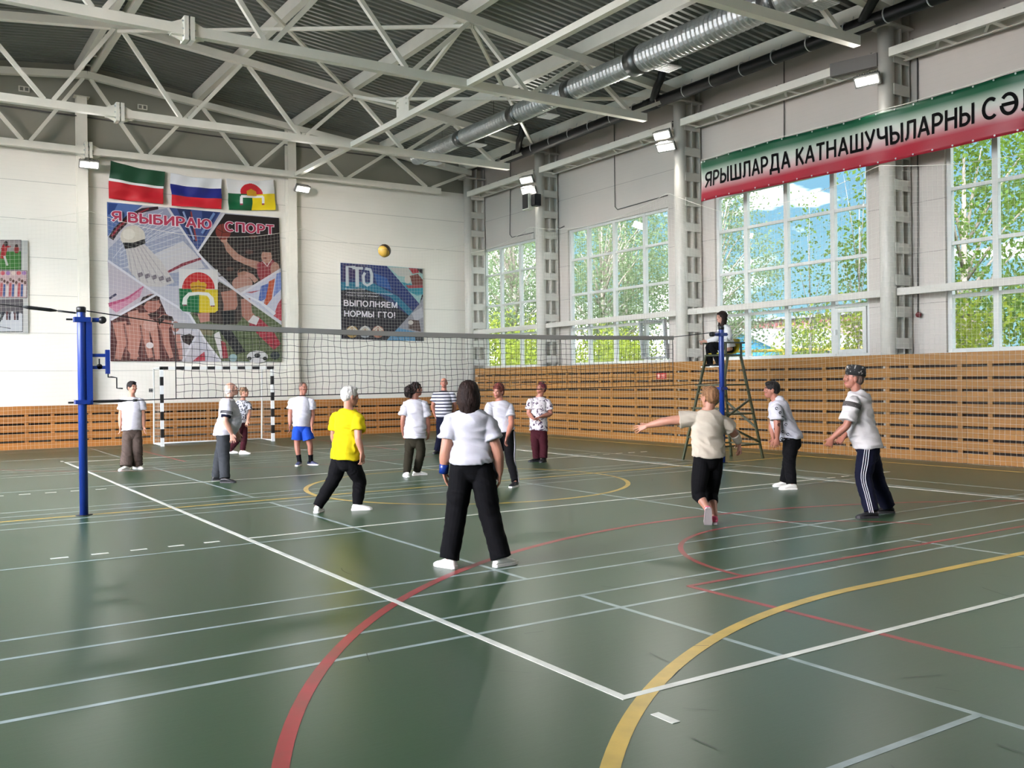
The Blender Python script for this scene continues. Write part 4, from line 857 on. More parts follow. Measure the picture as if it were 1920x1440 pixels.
for ends, nm in ((((PL.x + 0.06, 9, 2.52), (0.06, 9, topz(0.06) - 0.02)), 'top_cable'), (((8.82, 9, topz(8.82) - 0.02), (PR.x - 0.05, 9, 2.46)), 'top_cable'), (((PL.x + 0.2, 9, 1.395), (0.08, 9, 1.41)), 'bottom_cord'), (((8.8, 9, 1.465), (PR.x - 0.05, 9, 1.5)), 'bottom_cord')): MB().tube(ends, 0.007, 6).build(nm, CORDB, rt)
MB().tube([(0.08 + 8.72 * i / 40, 9, botz(0.08 + 8.72 * i / 40)) for i in range(41)], 0.007, 6).build('bottom_cord', CORDB, rt)
for x in (0.08, 8.8): MB().tube([(x, 9, topz(x)), (x, 9, botz(x))], 0.006, 6).build('side_cord', CORDB, rt)
g = MB(); g.tube([(-0.93, 9, 1.4), (-0.85, 9, 1.397), (-0.6, 9, 1.398), (-0.52, 9, 1.4)], [0.008, 0.018, 0.018, 0.008], 8); g.tube([(-0.45, 9, 1.402), (-0.40, 9, 1.403)], 0.016, 8); g.build('turnbuckle', DARKM, rt, True)
def post(b0, label, left):
    rt = thing('net_post', label, 'post', b0, 'net posts'); x, y = b0.x, b0.y
    MB().lathe((x, y, 0), [(0.05, 0.0), (0.05, 2.53), (0.044, 2.55)], 20).build('tube', BLUE, rt, True)
    MB().lathe((x, y, 0), [(0.10, 0.0), (0.10, 0.006)], 20).build('floor_plate', DARKM, rt, True)
    MB().lathe((x, y, 2.5), [(0.056, 0), (0.056, 0.06), (0.042, 0.07)], 18).build('end_cap', DARKM, rt, True)
    s = 1 if left else -1
    q = MB(); q.bx(x - 0.085, x + 0.1, y - 0.062, y + 0.062, 2.38, 2.44); q.tube([(x + s * 0.12, y, 2.41), (x + s * 0.2, y, 2.41)], 0.028, 10); q.bx(x - 0.085, x + 0.085, y - 0.06, y + 0.06, 1.37, 1.42); q.build('clamp_collar', BLUE, rt)
    q = MB(); q.tube([(x + s * 0.24, y - 0.035, 2.41), (x + s * 0.24, y + 0.035, 2.41)], 0.045, 14); q.build('pulley', DARKM, rt, True)
    q = MB(); q.tube([(x - s * 0.10, y, 2.41), (x - s * 0.17, y, 2.41)], 0.012, 8); q.tube([(x - s * 0.10, y, 1.39), (x - s * 0.16, y, 1.39)], 0.012, 8); q.build('clamp_screw', DARKM, rt)
    if left:
        q = MB(); q.bx(x + 0.045, x + 0.115, y - 0.045, y + 0.045, 1.36, 2.38); q.build('slide_rail', BLUE, rt)
        q = MB(); q.bx(x + 0.27, x + 0.32, y - 0.025, y + 0.025, 1.74, 2.04); q.bx(x + 0.12, x + 0.3, y - 0.02, y + 0.02, 1.80, 1.84); q.bx(x + 0.12, x + 0.3, y - 0.02, y + 0.02, 1.95, 1.99); q.build('winch_frame', BLUE, rt)
        q = MB(); q.tube([(x + 0.30, y, 1.75), (x + 0.30, y, 1.70), (x + 0.34, y, 1.70), (x + 0.40, y, 1.69), (x + 0.40, y, 1.56), (x + 0.47, y, 1.555)], 0.009, 6); q.build('crank', DARKM, rt, True)
        q = MB(); q.tube([(x + 0.2, y, 1.93), (x + 0.2, y, 1.86)], 0.009, 6); q.tube([(x + 0.2, y - 0.02, 1.83), (x + 0.2, y + 0.02, 1.83)], 0.034, 12); q.build('hook', DARKM, rt, True)
post(PL, 'blue steel net post with winch at the left of the court', True)
post(PR, 'blue steel net post in front of the umpire chair', False)
g = MB(); a = ony(-90, 560, 9.0); b_ = Vector((PL.x - 0.05, 9, 2.49)); g.tube([a, a.lerp(b_, .5), b_], 0.006, 5); g.tube([a.lerp(b_, .55), a.lerp(b_, .6), a.lerp(b_, .78), a.lerp(b_, .83)], [0.01, 0.022, 0.022, 0.01], 8); g.tube([a.lerp(b_, .84), a.lerp(b_, .99)], 0.012, 6)
tag(g.build('stay_cable', DARKM, None, True, loc=a), 'dark steel stay cable with turnbuckle running left from the top of the winch post', 'cable')

# safety nets along both walls
def net_far(u, v, s):
    x = -7.0 + 19.85 * u; k = (x - 1.36) / 5.84; d = abs(k - math.floor(k + .5)) * 2; top = 6.15 - 0.45 * (1 - (1 - d) ** 2); fl = 0.05 * noise.noise(Vector((x * 0.9, v * 1.5, 3)))
    return Vector((x + 0.03 * noise.noise(Vector((x, v * 6, 1))), 22.93 + fl, top * (1 - v) + 0.01))
def net_right(u, v, s):
    y = 1.0 + 21.9 * u; k = (y - 13.5) / 5.9; d = abs(k - math.floor(k + .5)) * 2; top = 5.64 + 0.5 * max(0, min(1, (y - 11.5) / 2)) - 0.36 * (1 - (1 - d) ** 2); fl = 0.05 * noise.noise(Vector((y * 0.9, v * 1.5, 9)))
    return Vector((12.93 + fl, y + 0.03 * noise.noise(Vector((y, v * 6, 5))), top * (1 - v) + 0.01))
for P, nu, nm in ((net_far, 198, 'white safety net hanging in front of the poster wall'), (net_right, 219, 'white safety net hanging in front of the window wall and plank cladding')):
    rt = thing('safety_net', nm, 'net', P(0.5, 1, 0), 'safety nets')
    g = MB(); grid_net(g, P, nu, 58, 0.0017, 0, 110, 14); g.build('net_mesh', CORDW, rt, True)
    g = MB(); g.tube([P(i / 120, 0, 0) for i in range(121)], 0.006, 5, cap=False); g.build('top_rope', CORDW, rt)

# handball goal
gl, gr = Vector((2.85, 21.75, 0)), Vector((5.79, 21.75, 0)); GH = 2.03
rt = thing('handball_goal', 'black and white striped handball goal standing by the far wall', 'goal', (4.3, 21.75, 0)); GW, GB = mat('goal_white', (228, 228, 226), 0.4), mat('goal_black', (24, 24, 26), 0.4)
def striped(a, b_, n, first, name):
    q = MB(); a, b_ = Vector(a), Vector(b_)
    for k in range(n): q.bar(a.lerp(b_, k / n), a.lerp(b_, (k + 1) / n), 0.08, 0.08, (0, 1, 0), (k + first) % 2)
    q.build(name, [GW, GB], rt)
striped(gl, gl + Vector((0, 0, GH)), 9, 0, 'goalpost'); striped(gr, gr + Vector((0, 0, GH)), 9, 0, 'goalpost'); striped(gl + Vector((-0.04, 0, GH)), gr + Vector((0.04, 0, GH)), 15, 1, 'crossbar')
q = MB()
for s in (gl, gr):
    q.tube([s + Vector((0, 0, GH)), s + Vector((-0.0, 0.85, GH)), s + Vector((0, 0.95, 0.03)), s + Vector((0, 0.0, 0.03))], 0.022, 8)
q.tube([gl + Vector((0, 0.95, 0.03)), gr + Vector((0, 0.95, 0.03))], 0.022, 8); q.tube([gl + Vector((0, 0.85, GH)), gr + Vector((0, 0.85, GH))], 0.022, 8); q.build('rear_frame', GW, rt, True)
g = MB(); grid_net(g, lambda u, v, s: gl.lerp(gr, u) + Vector((0, 0.87 + 0.08 * v - 0.05 * math.sin(math.pi * v), GH * (1 - v) + 0.04 * v)), 29, 20, 0.0022, 0, 20, 6)
for s in (gl, gr): grid_net(g, lambda u, v, s_, s=s: s + Vector((0, 0.04 + 0.85 * u, GH * (1 - v) + 0.04 * v)), 8, 20, 0.0022, 0, 4, 4)
g.build('goal_net', CORDW, rt)

# volleyball in the air
c = ony(721, 470, 10.3); rt = thing('volleyball', 'yellow and dark volleyball in the air in front of the poster wall', 'ball', c)
def ballm():
    m = mat('ball_leather', (200, 160, 60), 0.5); t = m.node_tree; b = t.nodes['Principled BSDF']; tcn = t.nodes.new('ShaderNodeTexCoord'); wv = t.nodes.new('ShaderNodeTexWave'); wv.inputs['Scale'].default_value = 2.6; wv.inputs['Distortion'].default_value = 2.5; wv.bands_direction = 'DIAGONAL'
    t.links.new(tcn.outputs['Object'], wv.inputs['Vector']); r = t.nodes.new('ShaderNodeValToRGB'); r.color_ramp.interpolation = 'CONSTANT'; r.color_ramp.elements[0].color = srgb(46, 34, 26); r.color_ramp.elements[1].position = 0.42; r.color_ramp.elements[1].color = srgb(186, 146, 58)
    t.links.new(wv.outputs[0], r.inputs[0]); t.links.new(r.outputs[0], b.inputs['Base Color']); return m
MB().ell(c, (0.105, 0, 0), (0, 0.105, 0), (0, 0, 0.105), 24, 16).build('ball_skin', ballm(), rt, True)
q = MB()
for ax in range(3):
    pts = []
    for k in range(24): a = 2 * math.pi * k / 24; p = [0.1055 * math.cos(a), 0.1055 * math.sin(a), 0.0]; p = p[ax:] + p[:ax]; pts.append(c + Vector(p))
    q.tube(pts, 0.002, 4, closed=True)
q.build('seams', DARKM, rt)

# umpire chair
OLV = mat('dark_green_paint', (58, 64, 44), 0.5); SEATY = mat('yellow_plastic_seat', (190, 170, 40), 0.45)
UC = Vector((10.62, 9.52, 0)); rt = thing('umpire_chair', 'tall dark green umpire chair with a yellow seat', 'umpire chair', UC)
T = lambda x, y, z: UC + Vector((x, y, z))
SH = 2.02
legs = [((-0.72, 0.40, 0), (-0.24, 0.22, SH)), ((0.62, 0.40, 0), (0.22, 0.22, SH)), ((-0.72, -0.40, 0), (-0.10, -0.22, SH)), ((0.66, -0.40, 0), (0.26, -0.22, SH))]
for a, b_ in legs: q = MB(); q.bar(T(*a), T(*b_), 0.04, 0.04, (0, 1, 0)); q.build('leg', OLV, rt)
LP = lambda i, t: Vector(T(*legs[i][0])).lerp(Vector(T(*legs[i][1])), t)
for t_ in (0.14, 0.44, 0.72):
    for i, j in ((0, 1), (2, 3), (1, 3)) + (((0, 2),) if t_ > 0.5 else ()): q = MB(); q.bar(LP(i, t_), LP(j, t_), 0.03, 0.03); q.build('rung', OLV, rt)
for a, b_ in ((LP(1, 0.62), LP(0, 0.32)), (LP(3, 0.58), LP(2, 0.36)), (LP(2, 0.38), LP(3, 0.16)), (LP(3, 0.3), LP(1, 0.55))): q = MB(); q.bar(a, b_, 0.035, 0.035); q.build('brace', OLV, rt)
for k in range(4): q = MB(); t_ = 0.22 + k * 0.14; q.bar(LP(0, t_), LP(2, t_), 0.03, 0.03); q.build('ladder_rung', OLV, rt)
q = MB(); q.bar(LP(0, 0.72) + Vector((-0.05, 0.02, 0)), LP(2, 0.72) + Vector((-0.05, -0.02, 0)), 0.14, 0.025); q.build('footrest', OLV, rt)
q = MB(); q.bx(UC.x - 0.26, UC.x + 0.28, UC.y - 0.24, UC.y + 0.24, SH, SH + 0.03); q.build('seat_frame', OLV, rt)
q = MB(); q.loft([T(-0.2, 0, SH + 0.05), T(0.1, 0, SH + 0.045), T(0.22, 0, SH + 0.10), T(0.265, 0, SH + 0.26), T(0.28, 0, SH + 0.33)], [0.21, 0.215, 0.21, 0.2, 0.17], [0.014, 0.014, 0.02, 0.014, 0.012], Vector((0, 1, 0)), n=16); q.build('seat', SEATY, rt, True)
for s in (-1, 1):
    q = MB(); q.bx(UC.x - 0.27, UC.x + 0.32, UC.y + s * 0.25 - 0.03, UC.y + s * 0.25 + 0.03, SH + 0.24, SH + 0.27); q.bx(UC.x - 0.2, UC.x - 0.165, UC.y + s * 0.25 - 0.015, UC.y + s * 0.25 + 0.015, SH + 0.03, SH + 0.24); q.bx(UC.x + 0.22, UC.x + 0.255, UC.y + s * 0.25 - 0.015, UC.y + s * 0.25 + 0.015, SH + 0.03, SH + 0.24); q.build('armrest', OLV, rt)

# ------------------------------------------------------------------ people
DG = bpy.context.evaluated_depsgraph_get()
def remesh(mb, voxel, smooth=4):
    me = mb.mesh('tmp'); ob = bpy.data.objects.new('tmp', me); COL.objects.link(ob)
    r = ob.modifiers.new('r', 'REMESH'); r.mode = 'VOXEL'; r.voxel_size = voxel
    if smooth: s = ob.modifiers.new('s', 'SMOOTH'); s.iterations = smooth; s.factor = 0.5
    dg = bpy.context.evaluated_depsgraph_get(); dg.update()
    out = bpy.data.meshes.new_from_object(ob.evaluated_get(dg))
    bpy.data.objects.remove(ob); bpy.data.meshes.remove(me)
    return out
def displace(me, fn):
    n = len(me.vertices); co = np.empty(n * 3); no = np.empty(n * 3)
    me.vertices.foreach_get('co', co); me.vertices.foreach_get('normal', no); co = co.reshape(-1, 3); no = no.reshape(-1, 3)
    d = np.array([fn(Vector(c)) for c in co])
    me.vertices.foreach_set('co', (co + no * d[:, None]).ravel()); me.update()
def shift(me, base):
    me.transform(Matrix.Translation(-Vector(base)))
    me.polygons.foreach_set('use_smooth', [True] * len(me.polygons)); me.update()

def skin_mat(name, rgb): return mat(name, rgb, 0.5, var=0.06, scale=14)
SKINS = [skin_mat('skin_tan', (164, 116, 96)), skin_mat('skin_pale', (178, 134, 116)), skin_mat('skin_ruddy', (154, 101, 84))]
LIPS = mat('lips', (150, 78, 74), 0.5); EYE = mat('eyes', (40, 32, 30), 0.3)
def fabric(name, rgb, **k): return mat(name, rgb, k.pop('rough', 0.9), spec=0.15, var=k.pop('var', 0.04), scale=6, bump=0.08, bscale=90, **k)
TEE = fabric('white_tee', (176, 176, 184)); CREAM = fabric('cream_tee', (172, 164, 150)); YEL = fabric('yellow_tee', (182, 168, 16))
BLK = fabric('black_trousers', (9, 9, 12)); GREYP = fabric('dark_grey_trousers', (50, 53, 57)); BROWN = fabric('brown_trousers', (74, 64, 59))
MAROON = fabric('maroon_trousers', (58, 22, 30)); OLIVE = fabric('olive_trousers', (40, 37, 28)); NAVY = fabric('navy_trousers', (14, 17, 36))
ROYAL = fabric('royal_blue_shorts', (28, 66, 160)); GREYT = fabric('grey_white_tee', (186, 184, 185)); JACKET = fabric('white_jacket', (200, 198, 198))
SHOEW = mat('white_shoe', (232, 230, 226), 0.55); SHOEB = mat('black_shoe', (26, 26, 30), 0.5); SHOEN = mat('navy_shoe', (50, 54, 86), 0.6); SHOEP = mat('pink_shoe', (226, 96, 128), 0.6)
SOLEW = mat('white_sole', (238, 236, 232), 0.5); SOLEB = mat('dark_sole', (40, 40, 44), 0.6); SOLEG = mat('grey_sole', (168, 160, 160), 0.6)
def hair_mat(name, rgb): return mat(name, rgb, 0.65, spec=0.2, var=0.35, scale=26, stretch=(1, 1, 0.25), bump=0.6, bscale=60)
H_BLACK = hair_mat('black_hair', (26, 22, 22)); H_GREY = hair_mat('grey_hair', (176, 174, 170)); H_BROWN = hair_mat('brown_hair', (34, 21, 17))
H_BLOND = hair_mat('blond_hair', (124, 90, 62)); H_RED = hair_mat('reddish_hair', (92, 46, 40)); H_WINE = hair_mat('wine_hair', (86, 32, 42))
H_CURL = hair_mat('light_brown_hair', (128, 100, 80)); H_DARK = hair_mat('dark_curly_hair', (38, 28, 26)); H_CROP = hair_mat('cropped_grey_brown_hair', (96, 78, 70))
H_STUB = hair_mat('white_stubble_hair', (196, 184, 178))

def mat_spots(name, base, spot, scale, thr):
    m = mat(name, base, 0.85); t = m.node_tree; b = t.nodes['Principled BSDF']
    tcn = t.nodes.new('ShaderNodeTexCoord'); v = t.nodes.new('ShaderNodeTexNoise'); v.inputs['Scale'].default_value = scale; v.inputs['Detail'].default_value = 3; v.inputs['Roughness'].default_value = 0.7
    t.links.new(tcn.outputs['Object'], v.inputs['Vector'])
    r = t.nodes.new('ShaderNodeValToRGB'); r.color_ramp.elements[0].position = thr; r.color_ramp.elements[1].position = thr + 0.03
    r.color_ramp.elements[0].color = srgb(*base); r.color_ramp.elements[1].color = srgb(*spot)
    t.links.new(v.outputs[0], r.inputs[0]); t.links.new(r.outputs[0], b.inputs['Base Color']); return m
def mat_stripes(name, base, band, pitch, duty):
    m = mat(name, base, 0.85); t = m.node_tree; b = t.nodes['Principled BSDF']
    tcn = t.nodes.new('ShaderNodeTexCoord'); s = t.nodes.new('ShaderNodeSeparateXYZ'); t.links.new(tcn.outputs['Object'], s.inputs[0])
    d = t.nodes.new('ShaderNodeMath'); d.operation = 'DIVIDE'; d.inputs[1].default_value = pitch; t.links.new(s.outputs['Z'], d.inputs[0])
    f = t.nodes.new('ShaderNodeMath'); f.operation = 'FRACT'; t.links.new(d.outputs[0], f.inputs[0])
    l = t.nodes.new('ShaderNodeMath'); l.operation = 'LESS_THAN'; l.inputs[1].default_value = duty; t.links.new(f.outputs[0], l.inputs[0])
    mm = t.nodes.new('ShaderNodeMix'); mm.data_type = 'RGBA'; mm.inputs['A'].default_value = srgb(*base); mm.inputs['B'].default_value = srgb(*band)
    t.links.new(l.outputs[0], mm.inputs['Factor']); t.links.new(mm.outputs['Result'], b.inputs['Base Color']); return m
BLOUSE = mat_spots('black_and_white_blouse', (190, 192, 200), (44, 46, 60), 26, 0.50)
FLORAL = mat_spots('floral_blouse', (192, 188, 192), (58, 40, 66), 17, 0.545)
STRIPED = mat_stripes('striped_tee', (178, 178, 186), (38, 40, 58), 0.072, 0.42)
CAPM = mat_spots('embroidered_cap', (20, 20, 22), (150, 150, 146), 24, 0.57)

VR = Vector((CR.x, CR.y, 0)).normalized(); VF = Vector((CD.x, CD.y, 0)).normalized()
def facing(a, pitch=0.0):
    """0 = away from the camera, 90 = to the photo's right, 180 = towards the camera"""
    a = math.radians(a); p = math.radians(pitch); h = VF * math.cos(a) + VR * math.sin(a)
    return (h * math.cos(p) + Vector((0, 0, math.sin(p)))).normalized()

def shoe(root, ankle, yaw, pitch, mat_u, mat_s, ln=0.27, name='shoe'):
    f = facing(yaw, pitch); sd = Vector((f.y, -f.x, 0)).normalized(); up = sd.cross(f).normalized()
    if up.z < 0 and abs(pitch) < 60: up = -up
    k = ln / 0.27; A = Vector(ankle) - up * 0.085
    T = lambda x, y, z: A + sd * (x * k) + f * (y * k) + up * z
    mb = MB()
    ys = [-0.075, -0.055, 0.0, 0.05, 0.10, 0.15, 0.178]; hw = [0.026, 0.036, 0.038, 0.041, 0.046, 0.040, 0.022]; hh = [0.055, 0.085, 0.095, 0.078, 0.056, 0.044, 0.03]
    n = 12; V = []; Fc = []
    for y, w, h in zip(ys, hw, hh):
        for j in range(n):
            a = 2 * math.pi * j / n; c, s_ = math.cos(a), math.sin(a)
            V.append(T(w * (abs(c) ** 0.8) * (1 if c > 0 else -1), y, 0.018 + (h - 0.018) * (0.5 + 0.5 * s_)))
    for i in range(len(ys) - 1):
        for j in range(n): Fc.append((i * n + j, i * n + (j + 1) % n, (i + 1) * n + (j + 1) % n, (i + 1) * n + j))
    Fc += [tuple(range(n - 1, -1, -1)), tuple((len(ys) - 1) * n + j for j in range(n))]
    mb.add(V, Fc)
    u = mb.build(name, mat_u, root, True)
    sb = MB(); out = [(-0.084, 0.020), (-0.07, 0.036), (-0.02, 0.040), (0.05, 0.043), (0.11, 0.049), (0.155, 0.042), (0.183, 0.024), (0.188, 0.0)]
    ol = [(w, y) for y, w in out] + [(-w, y) for y, w in reversed(out[:-1])] ; m_ = len(ol)
    V = [T(x, y, 0.0) for x, y in ol] + [T(x, y, 0.024) for x, y in ol]
    sb.add(V, [tuple(range(m_)), tuple(range(2 * m_ - 1, m_ - 1, -1))] + [(i, (i + 1) % m_, m_ + (i + 1) % m_, m_ + i) for i in range(m_)])
    sb.build('sole', mat_s, u)
    return u

def hand(mb, wr, tip, ref, curl=0.6, k=1.0, flip=1):
    hd = (tip - wr).normalized(); hs = ref - hd * ref.dot(hd); hs = hs.normalized() if hs.length > 1e-3 else hd.orthogonal().normalized()
    pn = hd.cross(hs).normalized() * flip
    P = lambda a, b, c: wr + hd * (a * k) + hs * (b * k) + pn * (c * k)
    mb.loft([P(-0.02, 0, 0), P(0.02, 0, 0), P(0.055, 0.0, 0.002), P(0.088, 0, 0.003)], [0.027 * k, 0.034 * k, 0.041 * k, 0.040 * k], [0.021 * k, 0.017 * k, 0.015 * k, 0.012 * k], hs, n=12, sub=2)
    for j, (off, ln) in enumerate(((0.034, 0.068), (0.0115, 0.077), (-0.0115, 0.071), (-0.034, 0.056))):
        a = curl * (1 + 0.12 * j); sp = off * 0.55; l = ln
        p0 = P(0.075, off * 0.9, 0.003); p1 = P(0.088 + l * 0.42 * math.cos(a * 0.5), off + sp * 0.3, 0.003 + l * 0.42 * math.sin(a * 0.5))
        p2 = p1 + (hd * math.cos(a) + pn * math.sin(a)) * (l * 0.34 * k) + hs * (sp * 0.2 * k); p3 = p2 + (hd * math.cos(a * 1.5) + pn * math.sin(a * 1.5)) * (l * 0.26 * k)
        mb.loft([p0, p1, p2, p3], [0.0088 * k, 0.0086 * k, 0.008 * k, 0.0066 * k], [0.0088 * k, 0.0086 * k, 0.008 * k, 0.0066 * k], hs, n=8, sub=2)
    t0 = P(0.018, 0.026, 0.004); t1 = P(0.05, 0.052, 0.014); t2 = P(0.078, 0.060, 0.024)
    mb.loft([t0, t1, t2], [0.013 * k, 0.0105 * k, 0.008 * k], [0.013 * k, 0.0105 * k, 0.008 * k], pn, n=8, sub=2)

def fold(amp, seed):
    def fn(c):
        q = Vector((c.x * 5 + seed, c.y * 5, c.z * 9)); w = noise.noise(q * 0.5) * 2.0
        a = noise.noise(Vector((c.x * 7 + c.z * 9 + w, c.y * 7 - c.z * 8 + w, c.z * 5 + seed)))
        return amp * (1.6 * (0.5 - abs(a)) - 0.35 + 0.7 * noise.noise(q * 1.7))
    return fn

def person(label, S):
    """S: joints as photo pixels plus a depth offset in metres from the feet's depth; feet stand on the floor unless 'lift'"""
    h = S.get('h', 1.0)
    if 'base' in S: base = Vector(S['base']); D0 = depth(base)
    else:
        fp = [onz(f[0], f[1]) for f in S['ft'] if not (len(f) > 3 and f[3])]
        base = sum(fp, Vector()) / len(fp); D0 = depth(base); base.z = 0
        if S.get('d0'): D0 += S['d0']
    J = lambda q: atd(q[0], q[1], D0 + (q[2] if len(q) > 2 else 0.0))
    root = thing('person', label, 'person', base)
    vox = S.get('vox', 0.007); bodyf = facing(S['yaw']); seed = S['ft'][0][0] * 0.37
    neck, hip = J(S['neck']), J(S['hip']); shs = [J(q) - Vector((0, 0, S.get('drop', 0.032))) for q in S['sh']]; els = [J(q) for q in S['el']]; wrs = [J(q) for q in S['wr']]; tips = [J(q) for q in S['tip']]
    kns = [J(q) for q in S['kn']]
    ank = []
    for f in S['ft']:
        if len(f) > 3 and f[3]: ank.append(J((f[0], f[1], f[3])))
        else: g = onz(f[0], f[1]); g.z = 0.087; ank.append(g)
    s_sh = (shs[1] - shs[0]).normalized(); s_hip = Vector((bodyf.y, -bodyf.x, 0))
    if s_hip.dot(s_sh) < 0: s_hip = -s_hip
    hw, ww, cw = S.get('w', (0.185, 0.165, 0.165)); hd_, wd, cd = S.get('d', (0.135, 0.13, 0.125)); bel = S.get('belly', 0.02)
    sp = lambda t: hip.lerp(neck, t)
    skin = S.get('skin', SKINS[0])
    # ---- body: one surface of torso, head, arms with hands and legs
    b = MB(); k = 0.86
    up = (neck - hip).normalized()
    b.loft([sp(-0.1), sp(0.05), sp(0.35) + bodyf * bel, sp(0.65), sp(0.85), sp(0.97)], [hw * 0.7, hw * k, ww * k, cw * k, cw * k * 0.9, 0.075], [hd_ * 0.7, hd_ * k, wd * k, cd * k, cd * k * 0.8, 0.06], [s_hip, s_hip, s_hip, s_sh, s_sh, s_sh])
    hc = J(S['head']); hy, hp = S['look']; ff = facing(hy, hp); fs = Vector((ff.y, -ff.x, 0)).normalized(); fu = fs.cross(ff).normalized()
    if fu.z < 0: fu = -fu
    roll = math.radians(S.get('tilt', 0))
    if roll: fs, fu = fs * math.cos(roll) + fu * math.sin(roll), fu * math.cos(roll) - fs * math.sin(roll)
    hs = S.get('hs', 1.0)
    HP = lambda x, y, z: hc + fs * (x * hs) + ff * (y * hs) + fu * (z * hs)
    E = lambda c, rx, ry, rz, B: B.ell(HP(*c), fs * rx * hs, ff * ry * hs, fu * rz * hs)
    nb = neck - up * 0.03
    b.loft([nb, (nb + HP(0, -0.025, -0.07)) / 2 , HP(0, -0.02, -0.05)], [0.066, 0.056, 0.056], [0.062, 0.056, 0.058], fs, n=14)
    for c, rx, ry, rz in (((0, -0.012, 0.022), 0.074, 0.094, 0.088), ((0, 0.018, -0.03), 0.062, 0.068, 0.075), ((0, 0.04, -0.075), 0.042, 0.045, 0.036), ((0, 0.062, 0.012), 0.05, 0.03, 0.042)): E(c, rx, ry, rz, b)
    b.loft([HP(0, 0.080, 0.018), HP(0, 0.091, -0.006), HP(0, 0.097, -0.021)], [0.009 * hs, 0.011 * hs, 0.015 * hs], [0.01 * hs, 0.010 * hs, 0.010 * hs], fs, n=8, sub=2)
    for sx in (-1, 1):
        E((sx * 0.075, -0.008, -0.012), 0.010, 0.020, 0.033, b); E((sx * 0.034, 0.07, -0.02), 0.022, 0.02, 0.02, b); E((sx * 0.032, 0.078, 0.026), 0.022, 0.012, 0.008, b)
    E((0, 0.084, -0.052), 0.022, 0.010, 0.006, b); E((0, 0.081, -0.063), 0.019, 0.010, 0.007, b)
    ar = S.get('arm', 1.0)
    for i in (0, 1):
        a, e, w = shs[i], els[i], wrs[i]; inn = a.lerp(neck - up * 0.07, 0.45)
        b.loft([inn, a, a.lerp(e, 0.45), e, e.lerp(w, 0.35), e.lerp(w, 0.75), w], [0.05, 0.058 * ar, 0.05 * ar, 0.041 * ar, 0.042 * ar, 0.033 * ar, 0.027], [0.05, 0.06 * ar, 0.052 * ar, 0.043 * ar, 0.044 * ar, 0.033 * ar, 0.023], facing(S['yaw']), n=14, sub=2)
        if S.get('hands', (1, 1))[i]: hand(b, w, tips[i], S.get('hs_ref', (bodyf, bodyf))[i], S.get('curl', (0.55, 0.55))[i], S.get('hk', 1.0), 1 if i == 0 else -1)
    hips = [hip + s_hip * (hw * 0.42 * (-1, 1)[i]) - Vector((0, 0, 0.03)) for i in (0, 1)]
    if (hips[1] - hips[0]).dot(kns[1] - kns[0]) < 0 and S.get('cross', False): hips.reverse()
    lg = S.get('leg', 1.0)
    for i in (0, 1):
        a, kn, an = hips[i], kns[i], ank[i]
        b.loft([a, a.lerp(kn, 0.5), kn, kn.lerp(an, 0.3), kn.lerp(an, 0.75), an], [0.08 * lg, 0.072 * lg, 0.054 * lg, 0.054 * lg, 0.038, 0.034], [0.08 * lg, 0.072 * lg, 0.056 * lg, 0.058 * lg, 0.04, 0.036], s_hip, n=14, sub=2)
    me = remesh(b, S.get('bvox', vox), 3)
    for m_ in (skin, LIPS, EYE, S.get('brow', S['hair'][1])): me.materials.append(m_)
    for p in me.polygons:
        q = Vector(p.center) - hc; x, y, z = q.dot(fs) / hs, q.dot(ff) / hs, q.dot(fu) / hs
        if y > 0.05:
            if abs(z + 0.057) < 0.009 and abs(x) < 0.023: p.material_index = 1
            elif (abs(abs(x) - 0.032) / 0.010) ** 2 + ((z - 0.008) / 0.0045) ** 2 < 1: p.material_index = 2
            elif abs(abs(x) - 0.032) < 0.018 and abs(z - 0.029) < 0.0035: p.material_index = 3
    shift(me, base); link('body', me, root, base)
    # ---- top
    kind, tm = S['top']; t = MB(); hem = S.get('hem', -0.06); g = S.get('loose', 1.0)
    t.loft([sp(hem), sp(0.05), sp(0.34) + bodyf * bel, sp(0.62) + bodyf * bel * 0.5, sp(0.82), sp(0.93), sp(0.99)],
           [hw * 1.06 * g, hw * 1.03 * g, ww * 1.06 * g, cw * 1.06, cw * 1.06, cw * 0.80, 0.078], [hd_ * 1.08 * g, hd_ * 1.05 * g, wd * 1.06 * g, cd * 1.06, cd * 0.94, cd * 0.72, 0.066], [s_hip, s_hip, s_hip, s_sh, s_sh, s_sh, s_sh], n=28, rnd=(False, False))
    sl = S.get('sleeve', 0.62); sw = S.get('sw', 0.078)
    for i in (0, 1):
        a, e, w = shs[i], els[i], wrs[i]; inn = a.lerp(neck - up * 0.095, 0.5)
        if sl <= 1: t.loft([inn, a, a.lerp(e, sl * 0.55), a.lerp(e, sl)], [0.062, sw * 0.86, sw * 0.96, sw * 1.05], [0.066, sw * 0.9, sw * 0.96, sw * 1.05], facing(S['yaw']), n=18, rnd=(True, False))
        else: t.loft([inn, a, a.lerp(e, 0.6), e, e.lerp(w, 0.5), e.lerp(w, sl - 1)], [0.07, sw, sw * 0.95, sw * 0.82, sw * 0.7, sw * 0.55], [0.07, sw, sw * 0.95, sw * 0.82, sw * 0.7, sw * 0.55], facing(S['yaw']), n=18, rnd=(True, False))
    me = remesh(t, max(vox, 0.007), 2); displace(me, fold(1.45 * S.get('fold', 0.008), seed)); me.materials.append(tm); shift(me, base); tob = link(kind, me, root, base)
    # ---- trousers
    kind, pm = S['pants']; t = MB(); pr = S.get('pr', (0.098, 0.088, 0.072, 0.066, 0.062)); pend = S.get('pend', 0.96); pend = 1.03 if pend > 0.8 else pend; pr = (min(pr[0], hw * 0.94 - hw * 0.42),) + tuple(pr[1:])
